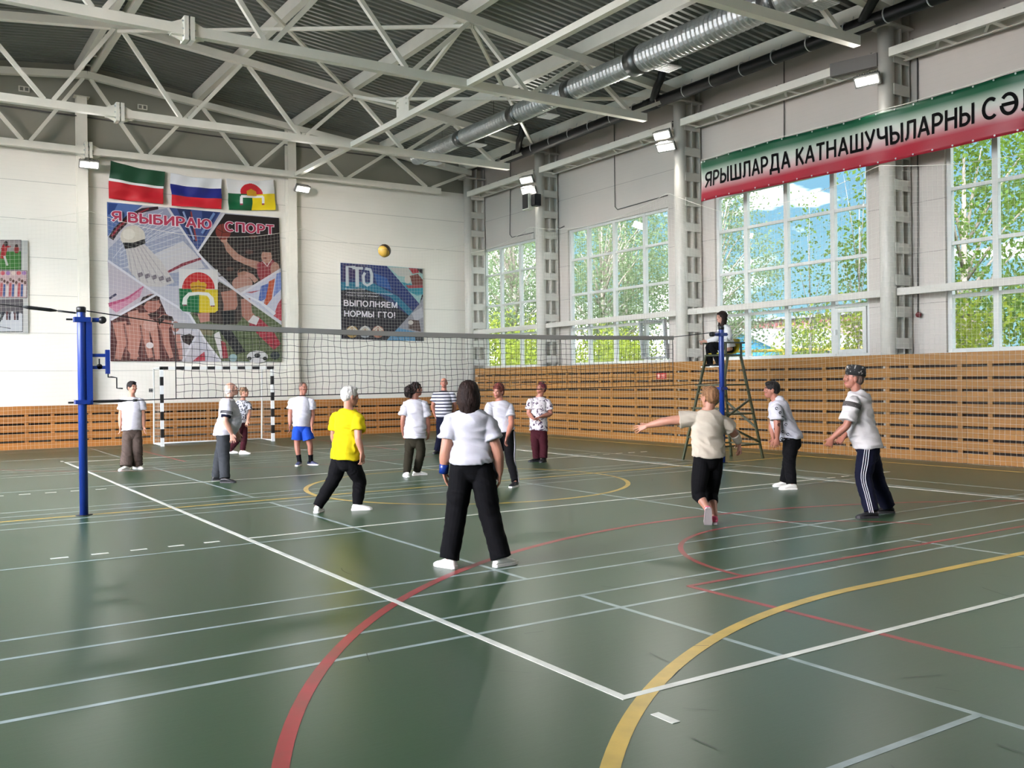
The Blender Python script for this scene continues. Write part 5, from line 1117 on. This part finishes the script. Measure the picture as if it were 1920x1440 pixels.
    t.loft([sp(0.10), sp(0.0), sp(-0.16)], [hw * 0.86, hw * 0.95, hw * 0.72], [hd_ * 0.86, hd_ * 0.95, hd_ * 0.74], s_hip, n=22)
    ends = []
    for i in (0, 1):
        a, kn, an = hips[i], kns[i], ank[i]
        ch = [a + Vector((0, 0, 0.03)), a.lerp(kn, 0.5), kn]
        if pend > 0.0: ch += [kn.lerp(an, 0.5 * pend), kn.lerp(an, pend)]
        else: ch = [a + Vector((0, 0, 0.03)), a.lerp(kn, 0.45), a.lerp(kn, 1 + pend)]
        r_ = list(pr)[:len(ch)]
        t.loft(ch, r_, [x * 1.04 for x in r_], s_hip, n=18, rnd=(True, False)); ends.append((ch, r_))
    me = remesh(t, max(vox, 0.007), 2); displace(me, fold(S.get('pfold', 0.006), seed + 9)); me.materials.append(pm); shift(me, base); pob = link(kind, me, root, base)
    if S.get('pstripe'):
        for i in (0, 1):
            ch, r_ = ends[i]; so = s_hip * (-1, 1)[i]
            for off in ((-0.022, 0, 0.022) if S['pstripe'] == 3 else (0,)):
                q = MB(); q.loft([c_ + so * (x * 1.05 + 0.002) + bodyf * off * (1 if abs(off) < 0.001 else x / 0.09) for c_, x in zip(ch, r_)], [0.005] * len(ch), [0.005] * len(ch), so, n=8)
                q.build('side_stripe', TEE, pob, True)
    # ---- shoes
    mu, ms = S['shoes']
    for i, f in enumerate(S['ft']): shoe(root, ank[i], f[2], f[4] if len(f) > 4 else 0, mu, ms, S.get('shoe', 0.26))
    if S.get('socks'):
        for i in (0, 1):
            q = MB(); d_ = (kns[i] - ank[i]).normalized(); q.loft([ank[i] - d_ * 0.03, ank[i] + d_ * 0.05, ank[i] + d_ * S['socks'][1]], [0.045, 0.044, 0.05], [0.048, 0.046, 0.053], s_hip, n=12, rnd=(False, False)); q.build('sock', S['socks'][0], root, True)
    # ---- hair
    style, hm = S['hair']; hb = MB(); e = lambda c, rx, ry, rz: E(c, rx, ry, rz, hb)
    amp = 0.005
    if style == 'short': e((0, -0.022, 0.034), 0.084, 0.101, 0.092); e((0, -0.055, 0.0), 0.074, 0.062, 0.068); e((0, 0.03, 0.085), 0.062, 0.055, 0.034)
    elif style == 'crop': e((0, -0.024, 0.028), 0.079, 0.096, 0.090); e((0, -0.05, -0.012), 0.072, 0.060, 0.07); amp = 0.002
    elif style == 'bob':
        e((0, -0.022, 0.034), 0.089, 0.106, 0.094); hb.loft([HP(0, -0.035, 0.02), HP(0, -0.04, -0.05), HP(0, -0.04, -0.105)], [0.094 * hs, 0.098 * hs, 0.086 * hs], [0.088 * hs, 0.084 * hs, 0.07 * hs], fs, n=20)
    elif style == 'fringe': e((0, -0.02, 0.036), 0.086, 0.102, 0.092); e((0, -0.055, -0.02), 0.078, 0.066, 0.09); e((0, 0.056, 0.062), 0.064, 0.042, 0.030)
    elif style == 'bald': e((0, -0.062, -0.012), 0.072, 0.05, 0.052); e((0.062, -0.03, -0.01), 0.018, 0.045, 0.035); e((-0.062, -0.03, -0.01), 0.018, 0.045, 0.035); amp = 0.002
    elif style == 'curly':
        e((0, -0.02, 0.04), 0.085, 0.098, 0.086); e((0, -0.055, -0.01), 0.08, 0.06, 0.08); amp = 0.012
        for q in range(26):
            a1, a2 = q * 2.4, 0.2 + 1.2 * (q % 5) / 4; e((0.082 * math.cos(a1) * math.cos(a2 * .8), -0.03 + 0.09 * math.sin(a1) * math.cos(a2 * .8), 0.02 + 0.088 * math.sin(a2)), 0.022, 0.022, 0.022)
    elif style == 'ponytail':
        e((0, -0.022, 0.034), 0.086, 0.103, 0.092); amp = 0.014
        for c, r_ in (((0.0, -0.11, 0.03), 0.055), ((0.0, -0.15, -0.0), 0.066), ((0.0, -0.155, -0.055), 0.064), ((0.02, -0.13, -0.10), 0.046), ((-0.03, -0.15, -0.085), 0.05), ((0, -0.07, -0.04), 0.06)): e(c, r_, r_, r_)
    elif style == 'long':
        e((0, -0.02, 0.034), 0.084, 0.101, 0.092); e((0, 0.056, 0.06), 0.062, 0.04, 0.03)
        for sx, y in ((-1, 0.0), (1, 0.0), (-0.5, -0.06), (0.5, -0.06)): hb.loft([HP(sx * 0.062, y - 0.01, 0.04), HP(sx * 0.082, y - 0.005, -0.06), HP(sx * 0.085, y + 0.01, -0.16), HP(sx * 0.075, y + 0.015, -0.26)], [0.03, 0.034, 0.036, 0.02], [0.03, 0.034, 0.032, 0.016], fs, n=10)
    if hb.v:
        me = remesh(hb, 0.006, 2); displace(me, lambda c: amp * (noise.noise(Vector((c.x * 38, c.y * 38, c.z * 14 + seed))) + 0.6 * noise.noise(c * 70)))
        me.materials.append(hm); shift(me, base); link('hair', me, root, base)
    P_ = dict(root=root, tob=tob, pob=pob, shs=shs, els=els, wrs=wrs, HP=HP, fs=fs, ff=ff, fu=fu, sp=sp, s_sh=s_sh, bodyf=bodyf, neck=neck, hip=hip, sw=sw)
    return P_
def ring_on(P, i, t, r, w, m, name, parent=None, fore=False):
    a, e = (P['els'][i], P['wrs'][i]) if fore else (P['shs'][i], P['els'][i]); c = a.lerp(e, t); d = (e - a).normalized()
    q = MB(); q.loft([c - d * w / 2, c + d * w / 2], [r, r], [r, r], P['bodyf'], n=20, rnd=(False, False), sub=1); q.build(name, m, parent or P['root'], True)

# ------------------------------------------------------------------ the players and the umpire
def p(label, **S): return person(label, S)
p('woman in white T-shirt and wide brown trousers standing beside the winch post', yaw=150, head=(248, 726.5), look=(125, 0), hair=('short', H_BLACK), neck=(247, 744), hip=(247.5, 806),
  sh=((231.5, 750, -.02), (263.5, 751, .05)), el=((226.5, 777), (268, 778, .06)), wr=((225, 799, -.04), (269.5, 800, .04)), tip=((226.5, 815, -.06), (270.5, 815, .0)), kn=((239, 842, -.03), (257, 842, .05)),
  ft=((236, 882, 200), (256, 879.5, 120)), top=('t_shirt', TEE), hem=-0.02, sleeve=.62, w=(.175, .165, .165), d=(.13, .13, .125), pants=('trousers', BROWN), pr=(.10, .098, .098, .105, .112), pend=1.0, shoes=(SHOEW, SOLEW), pfold=.012, sw=.085)
P = p('bald man in white T-shirt with black sleeve stripes, dark grey trousers, seen from the side', yaw=85, head=(434, 730), look=(70, 18), hair=('bald', H_STUB), hs=1.03, neck=(429, 746), hip=(421, 811),
  sh=((427, 755, -.19), (433, 754, .19)), el=((422.5, 789, -.25), (441, 788, .24)), wr=((434.5, 813, -.2), (446, 812, .2)), tip=((438, 832, -.18), (449, 829, .2)), kn=((420, 856, -.09), (412, 855, .1)),
  ft=((422, 905.5, 92), (406, 901.5, 60)), top=('t_shirt', TEE), hem=-0.06, belly=.06, w=(.19, .185, .18), d=(.165, .185, .15), skin=SKINS[1], pants=('trousers', GREYP), pr=(.105, .098, .086, .08, .076), shoes=(SHOEB, SOLEB), arm=1.12, sleeve=.66, sw=.092)
for t_ in (.44, .50, .56): ring_on(P, 0, t_, .099, .010, SHOEB, 'sleeve_stripe', P['tob'])
ring_on(P, 0, .70, .078, .05, NAVY, 'undersleeve')
p('woman with curly light brown hair in patterned blouse and maroon trousers, behind the bald man', yaw=110, head=(458.5, 736), look=(100, -5), hair=('curly', H_CURL), hs=.98, neck=(455, 750), hip=(452.5, 794),
  sh=((445, 755), (465, 756, .02)), el=((442, 777), (468, 775)), wr=((444, 793, -.15), (464.5, 788, -.15)), tip=((450, 803, -.22), (461, 799, -.2)), kn=((444.5, 824, -.05), (457, 824)),
  ft=((432, 850, 80), (455, 851.5, 90)), top=('blouse', BLOUSE), hem=0.0, w=(.165, .155, .15), d=(.12, .125, .12), pants=('trousers', MAROON), pr=(.10, .092, .08, .066, .056), pend=.84, shoes=(SHOEW, SOLEW))
P = p('man in white T-shirt and blue shorts standing near the right goalpost', yaw=170, head=(569, 728), look=(140, 0), hair=('crop', H_CROP), hs=1.0, neck=(567, 743), hip=(565.5, 798),
  sh=((548.5, 750, .02), (583, 751)), el=((544.5, 776, .04), (586, 778, .02)), wr=((543.5, 797, .0), (584.5, 798, -.05)), tip=((544.5, 813, -.03), (583.5, 813, -.08)), kn=((557, 835, -.02), (581.5, 835)),
  ft=((561.5, 873, 185), (583, 872, 115)), top=('t_shirt', TEE), hem=-0.04, w=(.165, .165, .165), d=(.13, .14, .13), belly=.03, skin=SKINS[2], pants=('shorts', ROYAL), pr=(.112, .112, .118), pend=-.30, shoes=(SHOEN, SOLEW), socks=(BLK, .12), arm=1.08, sleeve=.58, sw=.088)
for i in (0, 1): pass
P2 = p('person in yellow T-shirt with grey hair, seen from behind in a wide stance', yaw=35, head=(657, 743), look=(58, -4), hair=('short', H_GREY), hs=1.06, neck=(653.5, 766), hip=(647, 855), vox=.006,
  sh=((631.5, 779, .1), (671, 781, -.08)), el=((625.5, 818, .16), (671.5, 823, -.16)), wr=((634, 846, .28), (679, 850, -.13)), tip=((640, 868, .34), (680.5, 876, -.1)), kn=((625, 900, .0), (674, 901, .10)),
  ft=((596, 961, 5), (671, 957, 75)), top=('t_shirt', YEL), hem=-0.05, loose=1.05, w=(.185, .175, .17), d=(.14, .135, .13), pants=('trousers', BLK), pr=(.108, .098, .084, .076, .062), pend=.92, shoes=(SHOEW, SOLEW), sleeve=.60, sw=.086, fold=.011)
p('woman with dark curly ponytail in long white T-shirt, seen from behind', yaw=20, head=(781, 730), look=(62, 0), hair=('ponytail', H_DARK), neck=(778.5, 748), hip=(777.5, 818),
  sh=((762, 757), (794.5, 757)), el=((755.5, 787, -.04), (801.5, 788, .02)), wr=((755, 808, .06), (803.5, 811, .05)), tip=((758, 823, .12), (803, 826, .1)), kn=((767, 848), (789.5, 848)),
  ft=((763, 894.5, -20), (782, 891.5, 72)), top=('t_shirt', TEE), hem=-0.03, w=(.175, .175, .17), d=(.14, .14, .13), loose=1.04, pants=('trousers', OLIVE), pr=(.098, .088, .078, .072, .064), pend=.88, shoes=(SHOEW, SOLEW), sleeve=.72, sw=.092, fold=.012, skin=SKINS[2])
p('man in black and white striped T-shirt and navy trousers facing the camera', yaw=185, head=(832.5, 718), look=(180, 0), hair=('bald', H_CROP), neck=(832.5, 732), hip=(832, 784),
  sh=((817.5, 738), (847.5, 738)), el=((811.5, 761, .05), (853, 761, .05)), wr=((816, 780, .14), (848, 780, .14)), tip=((823, 790, .18), (841, 790, .18)), kn=((825, 818), (839, 818)),
  ft=((820, 851, 205), (841, 851, 170)), top=('t_shirt', STRIPED), hem=0.0, w=(.175, .175, .17), d=(.14, .15, .135), belly=.03, skin=SKINS[2], pants=('trousers', NAVY), pr=(.102, .092, .08, .076, .074), shoes=(SHOEB, SOLEB), sleeve=.6, sw=.088)
P = p('woman with brown bob in white T-shirt and black trousers, nearest the camera, back turned', yaw=3, head=(878.5, 741), look=(-4, 0), hair=('bob', H_BROWN), hs=1.04, neck=(881, 767), hip=(884.5, 868), vox=.006, bvox=.0048,
  sh=((848, 785), (911.5, 785)), el=((835.5, 846, -.03), (933, 848, -.03)), wr=((832, 885, .02), (937.5, 888, .02)), tip=((838, 912, .06), (936, 916, .06)), kn=((855.5, 963, .03), (918, 963, .03)),
  ft=((843, 1065, -48), (939, 1062, 48)), top=('t_shirt', TEE), hem=0.08, w=(.192, .172, .176), d=(.14, .135, .13), pants=('trousers', BLK), pr=(.112, .104, .092, .088, .088), pend=.93, shoes=(SHOEW, SOLEW), sleeve=.58, sw=.088, arm=1.12, leg=1.05, fold=.010, pfold=.007, skin=SKINS[0], curl=(.7, .7))
ring_on(P, 0, .80, .041, .085, BLUE, 'wristband', None, True)
P = p('person with reddish hair leaning forward in white T-shirt and black striped trousers', yaw=200, head=(934, 733), look=(205, -6), tilt=6, hair=('fringe', H_RED), neck=(936.5, 751.5), hip=(946, 809),
  sh=((920, 758, -.03), (953.5, 760, .02)), el=((912, 792, -.08), (959, 794, -.15)), wr=((915, 817, -.2), (951, 818, -.25)), tip=((918, 833, -.24), (946, 835, -.28)), kn=((932, 858, -.05), (956, 859, -.08)),
  ft=((927, 903, 200), (966, 913, 205)), top=('t_shirt', TEE), hem=0.05, w=(.165, .155, .155), d=(.125, .12, .125), skin=SKINS[2], pants=('trousers', BLK), pr=(.096, .086, .072, .064, .056), pend=.93, shoes=(SHOEB, SOLEW), pstripe=3, sleeve=.62, sw=.084)
p('woman with wine red hair in floral blouse looking up, one forearm across her body', yaw=205, head=(1014.5, 728.5), look=(225, 20), hair=('short', H_WINE), neck=(1011, 744), hip=(1010, 806),
  sh=((995.5, 751, -.02), (1026, 752)), el=((991.5, 775, -.05), (1032, 776, -.02)), wr=((1000, 785, -.22), (1013, 782, -.24)), tip=((1010, 786, -.25), (1004, 784, -.26)), kn=((1004, 836), (1019.5, 836)),
  ft=((1006.5, 866, 250), (1019.5, 866.5, 205)), top=('blouse', FLORAL), hem=-0.02, w=(.175, .165, .165), d=(.135, .135, .13), pants=('trousers', MAROON), pr=(.10, .092, .082, .076, .074), shoes=(SHOEB, SOLEB), skin=SKINS[2], sleeve=.66, sw=.086, arm=1.1)
P = p('person with blond hair in cream T-shirt and capri leggings, running, one arm stretched out', yaw=-12, head=(1330, 745), look=(-28, 4), hair=('short', H_BLOND), hs=1.05, neck=(1327, 767), hip=(1329, 853), vox=.006, bvox=.005,
  sh=((1300, 779, .0), (1356, 786, .02)), el=((1253, 789, .05), (1376, 812, .10)), wr=((1213, 798, .14), (1385, 829, .22)), tip=((1195, 804, .18), (1388, 845, .25)), kn=((1309, 925, -.02), (1334, 925, .16)),
  ft=((1327, 956, 8, -.16, -62), (1340, 982, 8)), d0=.08, top=('t_shirt', CREAM), hem=-0.02, w=(.18, .168, .172), d=(.135, .13, .13), pants=('leggings', BLK), pr=(.104, .094, .074, .066, .058), pend=.42, shoes=(SHOEP, SOLEG), sleeve=.55, sw=.09, arm=1.1, leg=1.0, pfold=.003, fold=.010, curl=(.22, .6), hs_ref=(Vector((0, 0, 1)) + facing(0) * .5, facing(-12)), skin=SKINS[0])
q = MB(); a, b_ = P['els'][1], P['wrs'][1]; q.loft([a.lerp(b_, .1), a.lerp(b_, .5), a.lerp(b_, .92)], [.056, .052, .042], [.056, .052, .042], P['bodyf'], n=18, rnd=(False, False)); q.build('arm_bandage', mat('bandage', (206, 196, 184), .8, var=.1, scale=30), P['root'], True)
P = p('woman with short black hair leaning forward in a printed white hooded T-shirt', yaw=275, head=(1446, 731), look=(275, 0), hair=('short', H_BLACK), hs=1.05, neck=(1453.5, 749), hip=(1483, 820), vox=.006,
  sh=((1456, 765, -.17), (1459, 762, .17)), el=((1457, 797, -.22), (1447, 797, .2)), wr=((1457.5, 822, -.2), (1450, 822, .18)), tip=((1457, 842, -.16), (1449, 840, .15)), kn=((1480.5, 864, -.08), (1478.5, 862, .10)),
  ft=((1484, 918, 268), (1472, 912.5, 268)), top=('hooded_t_shirt', TEE), hem=0.0, w=(.185, .175, .17), d=(.15, .155, .15), belly=.03, pants=('trousers', BLK), pr=(.10, .092, .08, .074, .07), shoes=(SHOEW, SOLEW), sleeve=.68, sw=.094, arm=1.1, skin=SKINS[2])
q = MB(); nk = P['neck']; q.loft([nk + Vector((0, 0, .0)) + VR * .02, nk + VR * .07 + Vector((0, 0, .0)), nk + VR * .12 + Vector((0, 0, -.06))], [.10, .115, .07], [.05, .055, .03], VF, n=16); q.build('hood', TEE, P['tob'], True)
q = MB()
for i, (dx, dz) in enumerate(((-.03, .03), (.02, -.03), (.05, -.10), (-.02, -.12), (.0, -.2), (.10, -.2), (.12, -.34), (.05, -.30), (-.02, -.34), (.03, -.4), (-.06, -.26))):
    c = P['shs'][0] + VR * (dx + (.02 if dz < -.2 else 0)) + Vector((0, 0, dz)) - VF * (.108 if dz > -.24 else .055); q.tube([c + VR * (.016 * math.cos(t_ * .9)) + Vector((0, 0, .018 * math.sin(t_ * .9))) for t_ in range(7)], .005, 5)
q.build('printed_signs', BLK, P['tob'])
P = p('man in black embroidered skullcap, light T-shirt and striped navy tracksuit trousers', yaw=292, head=(1600, 709), look=(278, 3), hair=('crop', H_CROP), hs=1.06, neck=(1605, 731), hip=(1627, 836), vox=.006, bvox=.005,
  sh=((1598, 752, -.16), (1622, 748, .18)), el=((1588, 797, -.2), (1594, 806, .26)), wr=((1560, 822, -.12), (1580, 821, .18)), tip=((1551, 841, -.06), (1570, 833, .14)), kn=((1619, 895, -.07), (1643, 897, .12)),
  ft=((1634, 971.5, 266), (1664, 962, 278)), top=('t_shirt', GREYT), hem=-0.02, w=(.18, .175, .175), d=(.15, .155, .145), belly=.03, skin=SKINS[2], pants=('tracksuit_trousers', NAVY), pr=(.112, .102, .09, .084, .08), shoes=(SHOEB, SOLEB), pstripe=3, sleeve=.82, sw=.094, arm=1.05, fold=.010, curl=(.9, .9))
ring_on(P, 0, .10, .099, .055, mat('dark_shoulder_band', (70, 66, 66), .8), 'shoulder_band', P['tob'])
q = MB(); HP = P['HP']; V = []; n = 26
pf = ((.088, .106, .028), (.089, .107, .07), (.085, .103, .112), (.072, .088, .136), (.03, .036, .145))
for rx, ry, z in pf:
    for k in range(n): a = 2 * math.pi * k / n; V.append(HP(rx * math.cos(a), ry * math.sin(a) - .022, z - .22 * (ry * math.sin(a)) * -1 * .35))
q.add(V, [(i * n + k, i * n + (k + 1) % n, (i + 1) * n + (k + 1) % n, (i + 1) * n + k) for i in range(len(pf) - 1) for k in range(n)] + [tuple((len(pf) - 1) * n + k for k in range(n)), tuple(range(n - 1, -1, -1))])
q.build('skullcap', CAPM, P['root'], True)
P = p('umpire with long brown hair in white jacket seated on the tall chair', base=UC, yaw=272, head=(1353, 594.5), look=(262, 2), hair=('long', H_BROWN), neck=(1357, 609), hip=(1366, 649),
  sh=((1364, 615, -.15), (1354.5, 614, .15)), el=((1367, 634, -.2), (1341, 636, .2)), wr=((1351, 630, -.14), (1324, 641, .22)), tip=((1342, 629, -.1), (1313, 643, .22)), kn=((1335, 648, -.09), (1330, 648, .10)),
  ft=((1348, 680, 268, -.10), (1331, 681, 268, .10)), top=('jacket', JACKET), hem=-0.06, w=(.165, .145, .15), d=(.125, .115, .12), pants=('trousers', BLK), pr=(.085, .078, .066, .062, .058), shoes=(SHOEB, SOLEW), sleeve=1.9, sw=.074, skin=SKINS[1])
a = P['wrs'][0]; tag(MB().tube([P['HP'](0, .06, -.16), a + Vector((0, 0, .05)), a.lerp(P['tip'] if 'tip' in P else a, 0)], .004, 5).build('lanyard', CORDB, P['root'], True))

# ------------------------------------------------------------------ outside the windows
GRASS = mat('grass_ground', (70, 90, 40), 0.9, var=0.25, scale=2.0)
tag(MB().bx(XR + 0.3, 120, -90, 150, -0.5, -0.3).build('ground', GRASS, None), kind='structure')
tag(MB().bx(-90, XR + 0.3, -90, 150, -0.5, -0.3).build('bounce_ground', mat('bounce_grey', (150, 144, 138), .9, var=.1), None), kind='structure')  # unseen ground added to cut light from below and bounce neutral grey
def leaf_mat(name, rgb, tr):
    m = bpy.data.materials.new(name); m.use_nodes = True; t = m.node_tree; t.nodes.clear()
    d = t.nodes.new('ShaderNodeBsdfDiffuse'); l = t.nodes.new('ShaderNodeBsdfTranslucent'); x = t.nodes.new('ShaderNodeMixShader'); x.inputs[0].default_value = 0.45; o = t.nodes.new('ShaderNodeOutputMaterial')
    g = t.nodes.new('ShaderNodeNewGeometry'); r = t.nodes.new('ShaderNodeValToRGB'); r.color_ramp.elements[0].color = srgb(*[int(c * .72) for c in rgb]); r.color_ramp.elements[1].color = srgb(*rgb)
    t.links.new(g.outputs['Random Per Island'], r.inputs[0]); t.links.new(r.outputs[0], d.inputs[0]); l.inputs[0].default_value = srgb(*tr)
    t.links.new(d.outputs[0], x.inputs[1]); t.links.new(l.outputs[0], x.inputs[2]); t.links.new(x.outputs[0], o.inputs[0]); return m
LEAF1, LEAF2, LEAF3 = leaf_mat('leaf_green', (84, 106, 50), (96, 122, 36)), leaf_mat('leaf_yellow_green', (128, 142, 50), (150, 160, 48)), leaf_mat('leaf_grey_green', (96, 112, 82), (108, 126, 80))
BARK = mat('bark', (120, 112, 100), 0.9, var=0.25, scale=9)
def leaves(seed, n, size, centre, rad, ncl, spread):
    r = np.random.default_rng(seed); u = r.normal(size=(ncl, 3)); u /= np.linalg.norm(u, axis=1)[:, None]
    cl_ = np.array(centre) + u * np.array(rad) * (0.35 + 0.65 * r.random((ncl, 1)) ** 0.5)
    c = cl_[r.integers(0, ncl, n)] + r.normal(size=(n, 3)) * spread
    a = r.normal(size=(n, 3)); a /= np.linalg.norm(a, axis=1)[:, None]; b = np.cross(a, r.normal(size=(n, 3))); b /= np.linalg.norm(b, axis=1)[:, None]
    s = size * (0.7 + 0.6 * r.random((n, 1)))
    V = np.stack([c - a * s * .55, c + b * s * .34, c + a * s * .55, c - b * s * .34], 1).reshape(-1, 3)
    me = bpy.data.meshes.new('crown'); me.from_pydata(V.tolist(), [], np.arange(4 * n).reshape(-1, 4).tolist()); me.update(); return me, cl_
def tree_proto(seed, n, size, centre, rad, ncl, spread, m, tr=0.16):
    me, cl_ = leaves(seed, n, size, centre, rad, ncl, spread); me.materials.append(m)
    q = MB(); top = Vector(centre) + Vector((0, 0, rad[2] * .5)); q.tube([(0, 0, 0), (0.05, 0.03, centre[2] * .5), top], [tr, tr * .75, tr * .2], 8)
    for k in range(0, len(cl_), 3):
        c = Vector(cl_[k]); z0 = max(0.3, min(c.z - 0.6, top.z * .9) * .75); q.tube([(0.03, 0.02, z0), Vector((0, 0, z0)).lerp(c, .55) + Vector((0, 0, .15)), c], [tr * .35, tr * .22, tr * .08], 5)
    tme = q.mesh('trunk', smooth=True); tme.materials.append(BARK); return me, tme
TA = tree_proto(1, 13000, .115, (0, 0, 6.0), (2.4, 2.4, 4.4), 90, .50, LEAF3); TB = tree_proto(2, 14000, .12, (0, 0, 5.0), (2.7, 2.7, 4.6), 64, .46, LEAF1); TCc = tree_proto(3, 1000, .10, (0, 0, 4.4), (.8, .8, 3.6), 30, .24, LEAF1, .045); TD = tree_proto(4, 7000, .11, (0, 0, 1.7), (1.7, 1.7, 1.8), 40, .36, LEAF2, .05)
def tree(T_, x, y, s, lb, cat='tree', name='tree', grp='trees outside the windows', zs=1.0, rot=0.0):
    rt = thing(name, lb, cat, (x, y, -0.3), grp); rt.scale = (s, s, s * zs); rt.rotation_euler = (0, 0, rot)
    for nm, me in (('crown', T_[0]), ('trunk', T_[1])): o = bpy.data.objects.new(nm, me); COL.objects.link(o); o.parent = rt
tree(TB, 23.5, 12.2, 1.15, 'dense leafy tree filling the window at the right edge', rot=.4); tree(TB, 30.0, 9.5, 1.3, 'leafy tree standing behind the one in the right edge window', rot=2.0)
tree(TA, 27.5, 26.3, 1.1, 'grey-green tree at the left side of the window behind the umpire', rot=1.1); tree(TCc, 21.5, 16.2, 1.0, 'slender young birch in the window behind the umpire'); tree(TCc, 20.5, 13.6, 1.1, 'slender young tree above the sash in the window behind the umpire', rot=2.2)
tree(TA, 25.0, 31.0, 1.15, 'tall grey-green tree in the right half of the window with the open sash', rot=.3); tree(TA, 32.0, 37.5, 1.35, 'tall grey-green tree in the left half of the window with the open sash', rot=2.6); tree(TA, 24.0, 37.0, 1.2, 'tall tree right of centre in the corner window', rot=4.0); tree(TA, 30.0, 46.0, 1.3, 'tall tree left of centre in the corner window', rot=5.1)
for k, (x, y, s, lb) in enumerate(((22.0, 25.4, 1.0, 'bright yellow-green bush low in the window with the open sash, right part'), (23.0, 28.0, 1.1, 'bright yellow-green bush low in the window with the open sash, left part'), (22.5, 32.4, 1.3, 'yellow-green bush low in the corner window, right part'), (21.5, 36.4, 1.4, 'yellow-green bush low in the corner window, left part'), (20.0, 13.3, 1.1, 'yellow-green bush behind the closed sash'), (24.5, 18.6, 1.05, 'low yellow-green bush beside the shed'), (18.6, 8.9, 1.0, 'bush low in the window at the right edge'))): tree(TD, x, y, s, lb, 'bush', 'bush', 'bushes outside the windows', rot=k * 1.3)
# shed with a turquoise gable, pale brick house, yellow pipe, all seen low in the window behind the umpire
SX = 38.0; a, b_, c = onx(1330, 633, SX), onx(1392, 622, SX), onx(1482, 664, SX); zl = c.z - 1.2
rt = thing('shed', 'turquoise gabled shed with white roof edge seen through the window behind the umpire', 'shed', (SX, b_.y, -0.3))
yl = b_.y + (b_.y - c.y)
q = MB(); V = [(SX, yl, -.3), (SX, yl, c.z), (SX, b_.y, b_.z), (SX, c.y, c.z), (SX, c.y, -.3)]; V2 = [(SX + 8, v[1], v[2]) for v in V]; q.add(V + V2, [(0, 1, 2, 3, 4), (9, 8, 7, 6, 5), (0, 5, 6, 1), (4, 3, 8, 9)]); q.build('wall', mat('turquoise_wall', (18, 104, 140), .7), rt)
q = MB()
for s in (0, 1):
    e = V[1] if s == 0 else V[3]; q.add([(SX - .4, e[1], e[2] + .02), (SX - .4, V[2][1], V[2][2] + .02), (SX + 8.3, V[2][1], V[2][2] + .02), (SX + 8.3, e[1], e[2] + .02), (SX - .4, e[1], e[2] + .2), (SX - .4, V[2][1], V[2][2] + .2), (SX + 8.3, V[2][1], V[2][2] + .2), (SX + 8.3, e[1], e[2] + .2)], [(0, 1, 2, 3), (7, 6, 5, 4), (0, 4, 5, 1), (3, 2, 6, 7)])
q.build('roof', mat('pale_roof', (120, 120, 122), .7), rt)
HX = 55.0; a, b_ = onx(1385, 606, HX), onx(1575, 600, HX); rt = thing('house', 'pale pink brick house with a checked frieze beyond the shed', 'house', (HX, (a.y + b_.y) / 2, -.3))
MB().bx(HX, HX + 8, b_.y - 6, a.y + 1, -.3, a.z).build('wall', mat('pink_brick', (92, 76, 72), .8, var=.08, scale=5), rt)
q = MB(); n = 40
for k in range(n): q.bx(HX - .05, HX, b_.y - 6 + k * (a.y - b_.y + 7) / n, b_.y - 6 + (k + .5) * (a.y - b_.y + 7) / n, a.z - .5, a.z - .2)
q.build('frieze', mat('brick_red', (104, 50, 48), .8), rt); MB().bx(HX - .5, HX + 8.5, b_.y - 6.5, a.y + 1.5, a.z, a.z + .2).build('roof', mat('roof_grey', (80, 80, 84), .7), rt)
for k in range(3):
    y = b_.y + 1 + k * 2.2; w_ = MB().bx(HX - .06, HX + .02, y, y + 1.1, a.z - 2.2, a.z - .9).build('window', FRAME, rt); MB().bx(HX - .09, HX - .065, y + .1, y + 1.0, a.z - 2.1, a.z - 1.0).build('pane', mat('dark_pane', (80, 90, 100), .2), w_)
rt = thing('gas_pipe', 'yellow gas pipe on posts crossing low in the window behind the umpire', 'pipe', onz(1450, 655, 1.6)); YP = mat('yellow_pipe', (176, 140, 36), .5)
GX = 30.0; a, b_ = onx(1380, 659, GX), onx(1640, 652, GX); MB().tube([a, b_], .07, 8).build('pipe', YP, rt, True)
for k in range(4): p_ = a.lerp(b_, (k + .5) / 4); MB().tube([(p_.x, p_.y, -.3), p_], .05, 8).build('post', YP, rt, True)
